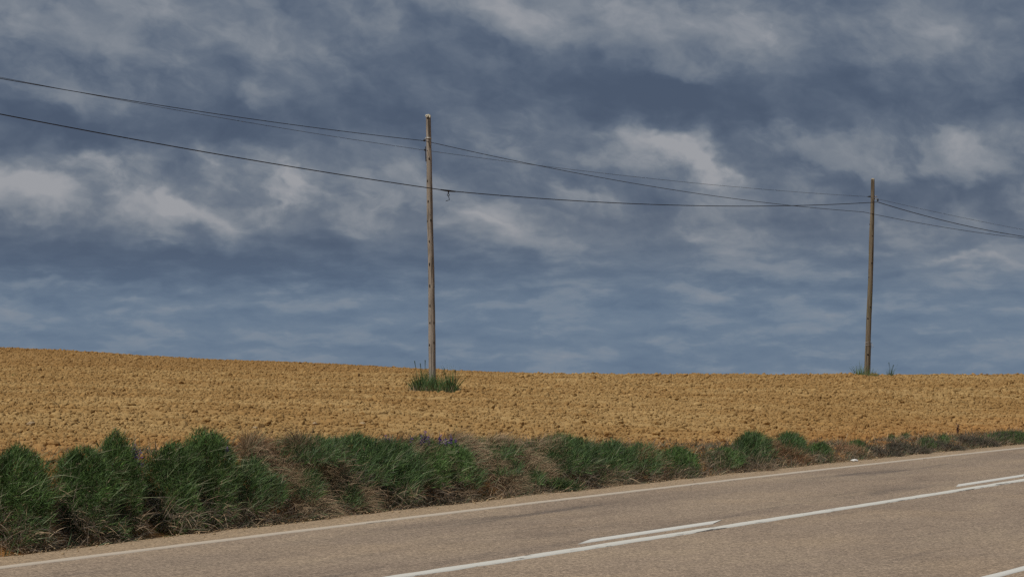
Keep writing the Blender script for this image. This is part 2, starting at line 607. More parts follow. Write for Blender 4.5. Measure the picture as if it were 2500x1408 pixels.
def asphalt_material():
    m, t, bs = new_mat('worn_asphalt')
    uvn = t.node('ShaderNodeUVMap', uv_map='UVMap')
    uv = uvn.outputs[0]
    geo = t.node('ShaderNodeNewGeometry')
    pos = geo.outputs['Position']
    grain, _ = t.noise(pos, 9.0, 8, 0.78)
    fine, _ = t.noise(pos, 45.0, 3, 0.7)
    patch, _ = t.noise(t.scale3(uv, (0.22, 0.9, 1)), 1.0, 6, 0.62, 0.6)
    streak, _ = t.noise(t.scale3(uv, (0.13, 2.4, 1)), 1.0, 7, 0.66, 0.5)
    c = t.ramp(patch, [(0.28, (.204, .152, .110, 1)), (0.5, (.262, .198, .142, 1)), (0.72, (.310, .236, .162, 1))])
    warm = t.mix(0.5, c, (.31, .228, .150, 1))
    pw, _ = t.noise(t.scale3(uv, (0.35, 0.5, 1)), 1.0, 5, 0.6)
    c = t.mix(t.smooth(pw, 0.48, 0.72), c, warm)
    dark = t.smooth(streak, 0.53, 0.68)
    # rubber darkens the wheel tracks of the far lane
    sx = t.node('ShaderNodeSeparateXYZ'); t.l.new(uv, sx.inputs[0])
    v = sx.outputs['Y']
    tr1 = t.math('SUBTRACT', 1.0, t.smooth(t.math('ABSOLUTE', t.math('ADD', v, 1.75)), 0.1, 0.75))
    tr2 = t.math('SUBTRACT', 1.0, t.smooth(t.math('ABSOLUTE', t.math('ADD', v, 3.35)), 0.1, 0.8))
    tr3 = t.math('SUBTRACT', 1.0, t.smooth(t.math('ABSOLUTE', t.math('ADD', v, 6.6)), 0.1, 0.9))
    track = t.math('ADD', t.math('ADD', tr1, t.math('MULTIPLY', tr2, 0.7)), t.math('MULTIPLY', tr3, 0.55))
    dk = t.math('MULTIPLY', dark, t.math('MULTIPLY_ADD', track, 0.48, 0.16), clamp=True)
    c = t.mix(dk, c, (.085, .070, .060, 1))
    c = t.mix(t.math('MULTIPLY', track, 0.16, clamp=True), c, (.12, .098, .082, 1))
    # ochre dust lies on the shoulder beyond the edge line
    sh = t.smooth(v, -0.78, -0.5)
    c = t.mix(t.math('MULTIPLY', sh, 0.72), c, (.315, .228, .140, 1))
    g = t.math('MULTIPLY_ADD', t.math('SUBTRACT', grain, 0.5), 1.0, 1.0)
    g = t.math('ADD', g, t.math('MULTIPLY', t.math('SUBTRACT', fine, 0.5), 0.8))
    vor = t.node('ShaderNodeTexVoronoi')
    t.l.new(pos, vor.inputs['Vector']); vor.inputs['Scale'].default_value = 62.0
    sv = t.node('ShaderNodeSeparateColor'); t.l.new(vor.outputs['Color'], sv.inputs[0])
    g = t.math('MULTIPLY', g, t.math('MULTIPLY_ADD', t.math('POWER', sv.outputs[0], 1.6), 1.0, 0.62))
    gg = t.node('ShaderNodeCombineColor')
    for i in range(3):
        t.l.new(g, gg.inputs[i])
    c = t.mix(1.0, c, gg.outputs[0], 'MULTIPLY')
    t.l.new(c, bs.inputs['Base Color'])
    bs.inputs['Roughness'].default_value = 0.9
    bu = t.node('ShaderNodeBump')
    bu.inputs['Strength'].default_value = 0.35
    bu.inputs['Distance'].default_value = 0.01
    t.l.new(fine, bu.inputs['Height'])
    t.l.new(bu.outputs[0], bs.inputs['Normal'])
    return m


def paint_material(name, col, wear, edge):
    m, t, bs = new_mat(name)
    uv = t.node('ShaderNodeUVMap', uv_map='UVMap').outputs[0]
    pos = t.node('ShaderNodeNewGeometry').outputs['Position']
    n, _ = t.noise(pos, 20.0, 6, 0.7)
    c = t.mix(t.math('MULTIPLY', n, 0.28), col, (.30, .26, .21, 1))
    chip, _ = t.noise(t.scale3(uv, (1.1, 9.0, 1)), 1.0, 6, 0.7)
    # chipping gathers along the side nearer the camera
    sx = t.node('ShaderNodeSeparateXYZ'); t.l.new(uv, sx.inputs[0])
    side = t.math('MULTIPLY', t.math('SUBTRACT', 1.0, t.smooth(sx.outputs['Y'], -0.09, 0.07)), edge)
    k = t.smooth(t.math('ADD', chip, side), 0.66 - wear, 0.72 - wear)
    c = t.mix(k, c, (.10, .085, .07, 1))
    t.l.new(c, bs.inputs['Base Color'])
    bs.inputs['Roughness'].default_value = 0.7
    return m


M_ASPH = asphalt_material()
M_PAINT_E = paint_material('faded_edge_paint', (.50, .425, .335, 1), 0.02, 0.02)
M_PAINT_C = paint_material('white_centre_paint', (.60, .585, .525, 1), 0.035, 0.085)
M_PAINT_D = paint_material('fresh_dash_paint', (.62, .61, .56, 1), -0.06, 0.0)


def wood_material(name, dark, mid, light, moss):
    m, t, bs = new_mat(name)
    tcn = t.node('ShaderNodeTexCoord')
    o = tcn.outputs['Object']
    g, _ = t.noise(t.scale3(o, (1, 1, 0.045)), 34.0, 6, 0.7, 0.6)
    p, _ = t.noise(t.scale3(o, (1, 1, 0.35)), 3.0, 5, 0.65)
    c = t.ramp(g, [(0.26, dark), (0.42, mid), (0.7, light)])
    c2 = t.mix(t.smooth(p, 0.45, 0.66), c, moss)
    cr, _ = t.noise(t.scale3(o, (1, 1, 0.03)), 22.0, 3, 0.5, 0.3)
    c3 = t.mix(t.math('MULTIPLY', t.math('SUBTRACT', 1.0, t.smooth(cr, 0.33, 0.43)), 0.85), c2, (.018, .014, .011, 1))
    t.l.new(c3, bs.inputs['Base Color'])
    bs.inputs['Roughness'].default_value = 0.9
    bu = t.node('ShaderNodeBump')
    bu.inputs['Strength'].default_value = 0.7
    bu.inputs['Distance'].default_value = 0.02
    t.l.new(g, bu.inputs['Height'])
    t.l.new(bu.outputs[0], bs.inputs['Normal'])
    return m


def plain_material(name, col, rough=0.6, metal=0.0, var=0.3, scale=40):
    m, t, bs = new_mat(name)
    o = t.node('ShaderNodeTexCoord').outputs['Object']
    n, _ = t.noise(o, scale, 4, 0.6)
    dk = tuple(c * (1 - var) for c in col[:3]) + (1,)
    lt = tuple(min(1, c * (1 + var)) for c in col[:3]) + (1,)
    t.l.new(t.ramp(n, [(0.3, dk), (0.7, lt)]), bs.inputs['Base Color'])
    bs.inputs['Roughness'].default_value = rough
    bs.inputs['Metallic'].default_value = metal
    return m


M_WOOD1 = wood_material('weathered_pole_wood', (.080, .067, .055, 1), (.232, .199, .168, 1), (.360, .318, .272, 1), (.178, .152, .126, 1))
M_WOOD2 = wood_material('mossy_pole_wood', (.050, .040, .028, 1), (.135, .108, .078, 1), (.215, .180, .130, 1), (.125, .115, .072, 1))
M_SAWN = plain_material('pale_sawn_wood', (.42, .36, .24), 0.85, 0, 0.3, 30)
M_IRON = plain_material('rusted_dark_iron', (.035, .030, .028), 0.7, 0.3, 0.4)
M_ZINC = plain_material('galvanised_band', (.34, .33, .31), 0.5, 0.4, 0.2)
M_PORC = plain_material('pale_porcelain', (.55, .52, .44), 0.35, 0, 0.1)
M_GLASSINS = plain_material('dark_insulator', (.03, .035, .045), 0.25, 0, 0.2)
M_RUBBER = plain_material('black_cable_sheath', (.012, .012, .014), 0.55, 0, 0.2)
M_COPPER = plain_material('grey_bare_wire', (.035, .036, .040), 0.5, 0.2, 0.2)
M_KNOT = plain_material('dark_knot', (.018, .013, .010), 0.95, 0, 0.3)
M_TWINE = plain_material('white_twine', (.42, .39, .37), 0.8, 0, 0.15)
M_STONE = plain_material('pale_field_stone', (.35, .255, .150), 0.85, 0, 0.25, 25)
M_WHITE = plain_material('white_stone', (.62, .60, .56), 0.7, 0, 0.1, 25)
M_VERGE = soil_material('verge_earth', False)

# ------------------------------------------------------------------ large structure: ground, road, bank, field
# far land: one sheet that drops away behind the field crest on every side and reaches the horizon
gx = np.concatenate([-np.geomspace(6000, 60, 26), np.linspace(-50, 50, 41), np.geomspace(60, 6000, 26)])
gy = np.concatenate([-np.geomspace(6000, 30, 20), np.linspace(-20, 260, 113), np.geomspace(280, 8000, 24)])
GX, GY = np.meshgrid(gx, gy)
far = -0.013 * np.maximum(np.hypot(GX, GY) - 130, 0)
sN, nN = to_sn(GX, GY)
dN = nN - edge_n(sN)
inside = (dN > 0.0) & (GY > 5)
zz = np.where(inside, np.minimum(ground_base(GX, np.maximum(GY, 10)), 9) - 0.45, -0.28) + far * (np.hypot(GX, GY) > 130)
me = mesh_np('ground', np.stack([GX, GY, zz], -1).reshape(-1, 3), grid_faces(len(gy), len(gx)), True)
tag(new_obj('ground', me, None, M_VERGE), 'dry earth that runs on beyond the field', kind='structure')

# road sheet in road coordinates with metres as UV
rs = np.concatenate([np.linspace(-120, 8, 33), np.linspace(10, 80, 141), np.linspace(84, 420, 43)])
rv = np.concatenate([np.linspace(0, -1.2, 7), np.linspace(-1.5, -9.0, 16)])
jit = vnoise(rs / 0.35, rs * 0, 31) * 0.10 + vnoise(rs / 1.4, rs * 0, 33) * 0.10
RV = np.repeat(rv[None, :], len(rs), 0)
RV[:, 0] += jit
RN = edge_n(rs)[:, None] + RV
RX, RY = to_xy(rs[:, None], RN)
RZ = np.zeros_like(RX) - 0.012 * (RV > -0.01)
top = np.stack([RX, RY, RZ], -1).reshape(-1, 3)
# broken asphalt edge drops to the verge
kx, ky = to_xy(rs, RN[:, 0] + 0.04)
kerb = np.stack([kx, ky, np.full(len(rs), -0.12)], -1)
nr, ncl = len(rs), len(rv)
vv = np.concatenate([top, kerb])
fq = grid_faces(nr, ncl)[:, ::-1]
i = np.arange(nr - 1)
fk = np.stack([i * ncl, (i + 1) * ncl, nr * ncl + i + 1, nr * ncl + i], 1)[:, ::-1]
me = mesh_np('road', vv, [np.concatenate([fq, fk])], True)
uvl = me.uv_layers.new(name='UVMap')
U = np.concatenate([np.stack([np.repeat(rs[:, None], ncl, 1), RV], -1).reshape(-1, 2), np.stack([rs, np.full(nr, 0.1)], -1)])
li = np.empty(len(me.loops), np.int32); me.loops.foreach_get('vertex_index', li)
uvl.data.foreach_set('uv', U[li].astype(np.float32).ravel())
ROAD = tag(new_obj('road', me, None, M_ASPH), 'worn brown-grey asphalt country road with ochre dusty shoulder', kind='structure')


def marking(name, fn, s0, s1, width, mat, label, taper=0.0, ragged=0.0):
    q = np.arange(s0, s1 + 1e-6, 0.12 if s1 - s0 < 120 else 0.25)
    if len(q) < 3:
        q = np.linspace(s0, s1, 12)
    hw = width / 2
    c = fn(q)
    a = c + hw + ragged * vnoise(q / 0.3, q * 0, 41)
    b_ = c - hw + ragged * vnoise(q / 0.25, q * 0 + 5, 43)
    sa, sb = q.copy(), q.copy()
    if taper:           # machine-painted dash: ends cut aslant
        sa = q + taper * ((q - s0) / (s1 - s0))
        sb = q - taper * (1 - (q - s0) / (s1 - s0))
        sa, sb = q + taper * 0.5, q - taper * 0.5
    mid = (a + b_) / 2
    rows = []
    for sv, nv, zv in ((sa, a + .004, -.002), (sa, a, .0035), (q, mid, .004), (sb, b_, .0035), (sb, b_ - .004, -.002)):
        x, y = to_xy(sv, nv)
        rows.append(np.stack([x, y, np.full(len(q), zv)], -1))
    vts = np.stack(rows, 1).reshape(-1, 3)
    me = mesh_np(name, vts, grid_faces(len(q), 5)[:, ::-1])
    uvl = me.uv_layers.new(name='UVMap')
    U = np.stack([np.repeat(q[:, None], 5, 1), np.stack([a - c, a - c, mid - c, b_ - c, b_ - c], 1)], -1).reshape(-1, 2)
    li = np.empty(len(me.loops), np.int32); me.loops.foreach_get('vertex_index', li)
    uvl.data.foreach_set('uv', U[li].astype(np.float32).ravel())
    o = new_obj(name, me, ROAD, mat)
    o['label'] = label
    return o


def s_of(px, py):
    p = on_road(px, py)
    return to_sn(p[0], p[1])[0]


marking('edge_marking', eline_n, -40, 200, 0.145, M_PAINT_E, 'faded cream edge line along the far shoulder', ragged=0.02)
marking('edge_marking', nline_n, -40, 200, 0.115, M_PAINT_D, 'white edge line across the near corner', ragged=0.012)
marking('centre_marking', cline_n, -40, 200, 0.17, M_PAINT_C, 'chipped continuous white centre line', ragged=0.025)
dash_n = lambda q: cline_n(q) + 0.345


def s_on(fn, px):
    X, Y = to_xy(_sl, fn(_sl))
    m = Y > 4
    return float(np.interp(ray(px, HOR)[0], (X / Y)[m], _sl[m]))


sd0, sd1, sd2 = s_on(dash_n, 1427), s_on(dash_n, 1752), s_on(dash_n, 2336)
per = sd2 - sd0
for k in range(-1, 4):
    marking('dash_marking', dash_n, sd0 + k * per, sd1 + k * per, 0.15, M_PAINT_D, None or 'clean white dash beside the centre line', taper=0.7)

# bank between asphalt and field
bs_ = np.arange(8, 120, 0.07)
bd = np.linspace(-0.05, 1.45, 34)
BS, BD = np.meshgrid(bs_, bd, indexing='ij')
BX, BY = to_xy(BS, edge_n(BS) + BD)
BZ = ground(BX, BY) - 0.03 * sstep(BD, 1.0, 1.3)
BZ = BZ + (vnoise(BX / 0.09, BY / 0.09, 51) * 0.03 + vnoise(BX / 0.3, BY / 0.3, 53) * 0.07) * sstep(BD, 0.1, 0.5)
BZ = np.where(BD < 0.0, -0.06, BZ)
me = mesh_np('bank', np.stack([BX, BY, BZ], -1).reshape(-1, 3), grid_faces(len(bs_), len(bd)), False)
tag(new_obj('bank', me, None, M_BANK), 'low red earth bank between road and field', kind='structure')

# ploughed field: relief mesh that gets coarser with distance
cols = np.arange(-420, 2920, 5.0)
rx = np.array([ray(c, HOR)[0] for c in cols])
Xc, Yc = to_xy(_sl, edge_n(_sl) + 1.05)
mk = Yc > 4
y0 = np.interp(rx, (Xc / Yc)[mk], Yc[mk])
NR = 860
tt = np.linspace(0, 1, NR)
FY = y0[None, :] * (260.0 / y0[None, :]) ** tt[:, None]
FX = rx[None, :] * FY
FZ = ground(FX, FY)
me = mesh_np('field', np.stack([FX, FY, FZ], -1).reshape(-1, 3), grid_faces(NR, len(cols)), False)
FIELD = tag(new_obj('field', me, None, M_SOIL), 'ploughed ochre field of crumbled earth rising to the left', kind='structure')

# clods
PROTO = [blob_mesh('clod', 100 + k, 2, [0.62, 0.7, 0.8, 0.55, 0.75, 0.66, 0.85, 0.6][k], 0.42) for k in range(8)]
for p in PROTO:
    p.materials.append(M_SOIL)


def sample_clods(n, ya, yb, pa, pb, smin, mean, sig, smax):
    px = RNG.uniform(pa, pb, n)
    Y = np.sqrt(RNG.uniform(ya * ya, yb * yb, n))
    X = (px - CX) / F * Y
    sz = np.clip(mean * np.exp(RNG.normal(0, sig, n)), smin, smax)
    s, nn_ = to_sn(X, Y)
    d = nn_ - edge_n(s)
    k = d > 0.75
    return X[k], Y[k], sz[k]


S = [sample_clods(85000, 26, 48, -250, 2750, .014, .025, .50, .14),
     sample_clods(95000, 44, 82, -250, 2750, .022, .034, .47, .16),
     sample_clods(95000, 78, 122, -250, 2750, .030, .046, .45, .18),
     sample_clods(45000, 118, 215, -250, 1500, .048, .064, .40, .2)]
cx_ = np.concatenate([q[0] for q in S]); cy_ = np.concatenate([q[1] for q in S]); cs_ = np.concatenate([q[2] for q in S])
# a ragged row of big clods the plough threw up by the bank
extra_px = RNG.uniform(-100, 2600, 1100)
ed = 1.0 + np.abs(RNG.normal(0, 0.9, 1100))
ex = np.array([loc(p, q) for p, q in zip(extra_px, ed)])
cx_ = np.concatenate([cx_, ex[:, 0]]); cy_ = np.concatenate([cy_, ex[:, 1]])
cs_ = np.concatenate([cs_, np.clip(RNG.lognormal(math.log(.055), .40, 1100), .03, .16)])
cz_ = ground(cx_, cy_) + cs_ * RNG.uniform(-0.02, 0.24, len(cs_))
rot = RNG.uniform(0, 6.283, (len(cs_), 3)); rot[:, :2] = RNG.normal(0, 0.35, (len(cs_), 2))
sc3 = cs_[:, None] * RNG.uniform(0.8, 1.3, (len(cs_), 3))
pid = RNG.integers(0, len(PROTO), len(cs_))
vis_px = cx_ / cy_ * F + CX
show = cs_ / cy_ * ((vis_px > 5) & (vis_px < 2495) & (cy_ < 118))
order = np.argsort(-show)
big = order[:300]
rest = order[300:]
for k in big:
    o = new_obj('clod', PROTO[pid[k]], FIELD)
    o.location = (cx_[k], cy_[k], cz_[k]); o.rotation_euler = rot[k]; o.scale = sc3[k]

proto_col = bpy.data.collections.new('clod_shapes')
for k, p in enumerate(PROTO):
    proto_col.objects.link(bpy.data.objects.new('clod_shape', p))
me = bpy.data.meshes.new('soil_clods')
me.vertices.add(len(rest))
me.vertices.foreach_set('co', np.stack([cx_, cy_, cz_], 1)[rest].astype(np.float32).ravel())
for nm, typ, dat, key in (('c_rot', 'FLOAT_VECTOR', rot[rest], 'vector'), ('c_scale', 'FLOAT_VECTOR', sc3[rest], 'vector'), ('c_id', 'INT', pid[rest], 'value')):
    a = me.attributes.new(nm, typ, 'POINT')
    a.data.foreach_set(key, np.asarray(dat, np.int32 if typ == 'INT' else np.float32).ravel())
CLODS = tag(new_obj('soil_clods', me, FIELD, M_SOIL), 'crumbled ochre soil clods all over the field', kind='stuff')
gt = bpy.data.node_groups.new('scatter_clods', 'GeometryNodeTree')
gt.interface.new_socket('Geometry', in_out='INPUT', socket_type='NodeSocketGeometry')
gt.interface.new_socket('Geometry', in_out='OUTPUT', socket_type='NodeSocketGeometry')
gi = gt.nodes.new('NodeGroupInput'); go = gt.nodes.new('NodeGroupOutput')
iop = gt.nodes.new('GeometryNodeInstanceOnPoints')
ci = gt.nodes.new('GeometryNodeCollectionInfo')
ci.inputs['Collection'].default_value = proto_col
ci.inputs['Separate Children'].default_value = True
ci.inputs['Reset Children'].default_value = True


def named(nm, typ):
    nd = gt.nodes.new('GeometryNodeInputNamedAttribute'); nd.data_type = typ
    nd.inputs['Name'].default_value = nm
    return nd.outputs['Attribute']


gt.links.new(gi.outputs[0], iop.inputs['Points'])
gt.links.new(ci.outputs[0], iop.inputs['Instance'])
iop.inputs['Pick Instance'].default_value = True
gt.links.new(named('c_id', 'INT'), iop.inputs['Instance Index'])
gt.links.new(named('c_rot', 'FLOAT_VECTOR'), iop.inputs['Rotation'])
gt.links.new(named('c_scale', 'FLOAT_VECTOR'), iop.inputs['Scale'])
gt.links.new(iop.outputs[0], go.inputs[0])
md = CLODS.modifiers.new('scatter', 'NODES'); md.node_group = gt

# ------------------------------------------------------------------ utility poles
P1Y, P2Y = 89.0, 118.0


def pole(name, pts, Y, below, mat, label, seed):
    """pts: (left px, right px, py) from top down; the shaft keeps the pole's own lean and crook"""
    C, R = [], []
    for (a, b_, py) in pts:
        C.append(at_depth((a + b_) / 2, py, Y)); R.append((b_ - a) / 2 / F * Y)
    C = np.array(C); R = np.array(R)
    base = C[-1] + (C[-1] - C[-2]) / np.linalg.norm(C[-1] - C[-2]) * below
    C = np.vstack([C, base]); R = np.append(R, R[-1] * 1.02)
    root = empty(name, C[-2], label, 'utility pole', 'wooden utility poles')
    zs = np.linspace(C[0][2], C[-1][2], 90)
    cx = np.interp(-zs, -C[:, 2], C[:, 0]); cy = np.interp(-zs, -C[:, 2], C[:, 1]); rr = np.interp(-zs, -C[:, 2], R)
    k7 = np.ones(7) / 7
    cxs = np.convolve(np.pad(cx, 3, mode='edge'), k7, 'valid')
    ns = 22
    ang = np.linspace(0, 2 * np.pi, ns, endpoint=False)
    A, Z = np.meshgrid(ang, zs)
    wob = 1 + 0.10 * vnoise(np.cos(A) * 1.5 + 9, Z / 0.7 + np.sin(A) * 1.5, seed) + 0.07 * vnoise(np.cos(A) * 3 + 4, Z / 0.2 + np.sin(A) * 3, seed + 1)
    RR = rr[:, None] * wob
    V = np.stack([cxs[:, None] + RR * np.cos(A), cy[:, None] + RR * np.sin(A), Z], -1).reshape(-1, 3) - np.array(C[-2])
    ii = np.arange(len(zs) - 1)[:, None] * ns; jj = np.arange(ns)[None, :]
    q = np.stack([ii + jj, ii + ns + jj, ii + ns + (jj + 1) % ns, ii + (jj + 1) % ns], -1).reshape(-1, 4)
    me = mesh_np('shaft', V, [q, np.arange(ns)[None, :]], True)
    new_obj('shaft', me, root, mat)

    def put(nm, v, f, m, smooth=True):
        return new_obj(nm, mesh_np(nm, np.asarray(v) - np.array(C[-2]), f, smooth), root, m)

    def surf(px, py, out=0.0):
        """point on the camera side of the shaft at a pixel"""
        z = z_at(py, Y)
        r = np.interp(-z, -C[:, 2], R); c0 = np.interp(-z, -C[:, 2], C[:, 0])
        x = (px - CX) / F * Y
        dx = np.clip(x - c0, -r * .97, r * .97)
        return np.array((c0 + dx, Y - math.sqrt(max(r * r - dx * dx, 0)) - out, z)), r
    return root, put, surf


p1_pts = [(1040, 1051.5, 283), (1040, 1052.3, 320), (1040.6, 1053, 345), (1041.2, 1054.5, 389), (1041.6, 1055.8, 459), (1041.8, 1056.6, 520),
          (1043, 1057.3, 560), (1044.2, 1059, 600), (1045, 1060.6, 650), (1045.5, 1061.3, 700), (1045.7, 1062.4, 770), (1046, 1063.4, 840), (1047, 1064, 905), (1047, 1065, 938)]
pole1, put1, surf1 = pole('utility_pole', p1_pts, P1Y, 0.9, M_WOOD1,
                          'tall pale wooden pole with knots, standing in a grass tuft in the ploughed field', 61)
for (kx_, ky_, w, h) in [(1047.5, 388, 3.2, 6), (1043.6, 442, 2.6, 6), (1045.2, 492, 3.4, 7), (1051.5, 538, 3.2, 6), (1043.2, 540, 2.0, 5), (1048, 589.5, 2.6, 7),
                         (1048.6, 645.5, 2.8, 9), (1049.4, 698, 2.8, 8), (1050, 746, 2.8, 8), (1049.8, 788, 3.0, 6), (1059.5, 787, 3.0, 8), (1048.6, 842, 2.8, 6), (1059.4, 836, 3.0, 9)]:
    c, r = surf1(kx_, ky_)
    k = blob_mesh('knot', int(kx_ * 7 + ky_), 2, 1.0, 0.3)
    o = new_obj('knot', k, pole1, M_KNOT)
    o.location = c - np.array(pole1.location); o.scale = (w / F * P1Y, 0.035, h / F * P1Y)
# splintered pale top
tz = z_at(283, P1Y)
c0 = at_depth(1045.8, 283, P1Y)
top_me = blob_mesh('top_cap', 5, 3, 0.75, 0.3)
o = new_obj('top_cap', top_me, pole1, M_SAWN)
o.location = c0 + np.array((0.005, 0, 0.0)) - np.array(pole1.location); o.scale = (.125, .125, .11)


def ring(center, R, r, axis='y', n=16, m=8):
    a = np.linspace(0, 2 * np.pi, n, endpoint=False); b2 = np.linspace(0, 2 * np.pi, m, endpoint=False)
    A, B = np.meshgrid(a, b2, indexing='ij')
    u = (R + r * np.cos(B)) * np.cos(A); w = (R + r * np.cos(B)) * np.sin(A); h = r * np.sin(B)
    V = np.stack([u, h, w], -1) if axis == 'y' else np.stack([u, w, h], -1)
    V = V.reshape(-1, 3) + np.asarray(center)
    i = np.arange(n)[:, None]; j = np.arange(m)[None, :]
    q = np.stack([i * m + j, ((i + 1) % n) * m + j, ((i + 1) % n) * m + (j + 1) % m, i * m + (j + 1) % m], -1).reshape(-1, 4)
    return V, [q]


def lathe(center, prof, n=14):
    """prof: (radius, z) pairs"""
    a = np.linspace(0, 2 * np.pi, n, endpoint=False)
    V = np.array([[r * math.cos(t), r * math.sin(t), z] for r, z in prof for t in a]) + np.asarray(center)
    i = np.arange(len(prof) - 1)[:, None] * n; j = np.arange(n)[None, :]
    q = np.stack([i + j, i + (j + 1) % n, i + n + (j + 1) % n, i + n + j], -1).reshape(-1, 4)
    return V, [q, np.arange(n)[::-1][None, :], (np.arange(n) + (len(prof) - 1) * n)[None, :]]


c, _ = surf1(1041.8, 283.5)
put1('insulator', *ring(c + (0.0, -0.03, 0), .026, .014), M_PORC)
c, _ = surf1(1049.2, 286)
put1('insulator', *lathe(c + (0, -0.02, -.03), [(.01, 0), (.026, .012), (.02, .03), (.028, .045), (.012, .06)]), M_PORC)
c = at_depth(1046.4, 337.5, P1Y)
put1('band', *lathe(c + (0, 0, -.022), [(.072, 0), (.079, .003), (.079, .04), (.072, .044)]), M_ZINC)
a0, a1 = at_depth(1040.5, 336, P1Y), at_depth(1036.6, 343, P1Y)
put1('bracket', *tube([a0, at_depth(1038.6, 338.5, P1Y), at_depth(1038, 343, P1Y), a1], .011, 8), M_ZINC)
put1('insulator', *lathe(at_depth(1036.2, 345.3, P1Y) + (0, -.0, -.005), [(.015, 0), (.034, .01), (.026, .028), (.036, .045), (.02, .062), (.012, .07)]), M_GLASSINS)
put1('iron_rod', *tube([at_depth(1039.0, 358, P1Y) + (0, -.03, 0), at_depth(1039.3, 376, P1Y) + (0, -.03, 0), at_depth(1040.0, 394.5, P1Y) + (0, -.03, 0)], [.012, .012, .012], 8), M_IRON)
put1('insulator', *lathe(at_depth(1037.2, 368.5, P1Y) + (0, -.03, 0), [(.012, 0), (.028, .008), (.022, .024), (.03, .036), (.012, .05)]), M_GLASSINS)

p2_pts = [(2126.6, 2135.4, 437), (2126.2, 2135.4, 470), (2125.4, 2135.0, 485), (2124.6, 2134.6, 520), (2122.6, 2133.8, 560), (2121.4, 2133.3, 600),
          (2120.4, 2132.0, 650), (2119, 2131, 690), (2117, 2129.6, 740), (2115.4, 2128.2, 765), (2113, 2126, 830), (2111, 2124.6, 880), (2110, 2124.2, 912)]
pole2, put2, surf2 = pole('utility_pole', p2_pts, P2Y, 1.2, M_WOOD2,
                          'farther dark leaning wooden pole on the field crest with white twine tied low', 71)
for (kx_, ky_, w, h) in [(2131, 522, 2.4, 3), (2123.8, 548, 2.6, 4), (2130, 576, 2.6, 3), (2127.8, 642, 3, 4), (2121, 677, 2.4, 3), (2124, 749, 3, 3), (2118.4, 777, 4, 3), (2118, 865, 4, 4)]:
    c, r = surf2(kx_, ky_)
    o = new_obj('knot', blob_mesh('knot', int(kx_ * 3 + ky_), 2, 1.0, 0.3), pole2, M_KNOT)
    o.location = c - np.array(pole2.location); o.scale = (w / F * P2Y, 0.03, h / F * P2Y)
put2('top_cap', *lathe(at_depth(2131, 436.6, P2Y) + (0, 0, -.015), [(.06, 0), (.058, .012), (.03, .028)]), M_SAWN)
put2('insulator', *tube([at_depth(2117.5, 480.3, P2Y), at_depth(2121, 480, P2Y), at_depth(2125, 479.6, P2Y)], [.01, .024, .03], 10), M_GLASSINS)
put2('bracket', *tube([at_depth(2133, 480, P2Y), at_depth(2138, 479.6, P2Y), at_depth(2142, 480.2, P2Y)], [.016, .02, .009], 8), M_ZINC)
put2('bracket', *tube([at_depth(2133.5, 485.6, P2Y), at_depth(2139, 486, P2Y), at_depth(2143, 485, P2Y)], .011, 8), M_ZINC)
put2('insulator', *lathe(at_depth(2143, 491.6, P2Y), [(.012, 0), (.032, .012), (.026, .04), (.034, .06), (.03, .08), (.012, .10)]), M_GLASSINS)
zc = at_depth(2118.8, 838, P2Y)
for dz, tl in ((.055, .05), (.0, -.04), (-.055, .03)):
    V, f = ring((zc[0], P2Y, zc[2] + dz), .104, .0055, 'z', 24, 6)
    V[:, 2] += (V[:, 0] - zc[0]) * tl * 4
    put2('twine', V, f, M_TWINE)
put2('twine', *tube([at_depth(2125.5, 838, P2Y) + (0, -.03, 0), at_depth(2128, 836, P2Y), at_depth(2129.5, 841, P2Y), at_depth(2131.6, 845, P2Y), at_depth(2131.8, 848, P2Y)], .008, 6), M_TWINE)
put2('twine', *tube([at_depth(2126, 838, P2Y) + (0, -.03, 0), at_depth(2127, 845, P2Y), at_depth(2126.4, 851, P2Y)], .008, 6), M_TWINE)
put2('ground_wire', *tube([at_depth(2126.6, 838, P2Y), at_depth(2126, 855, P2Y), at_depth(2125.2, 875, P2Y), at_depth(2125.2, 890, P2Y), at_depth(2124.8, 914, P2Y)], .007, 6), M_TWINE)

# ------------------------------------------------------------------ overhead wires, in the vertical plane of the pole line
L1 = np.array(((1047.5 - CX) / F * P1Y, P1Y)); L2 = np.array(((2131 - CX) / F * P2Y, P2Y))
LD = L2 - L1
SPAN = float(np.linalg.norm(LD)); LU = LD / SPAN
LN = np.array((LU[1], -LU[0]))          # towards the camera side


def on_line(px, py, off=0.0):
    """(distance along the pole line, height) of a pixel seen in that plane"""
    x, z = ray(px, py)
    o = L1 + LN * off
    Y = (o[0] * LU[1] - o[1] * LU[0]) / (x * LU[1] - LU[0])
    p = np.array((x * Y, Y))
    return float(np.dot(p - o, LU)), EYE + z * Y


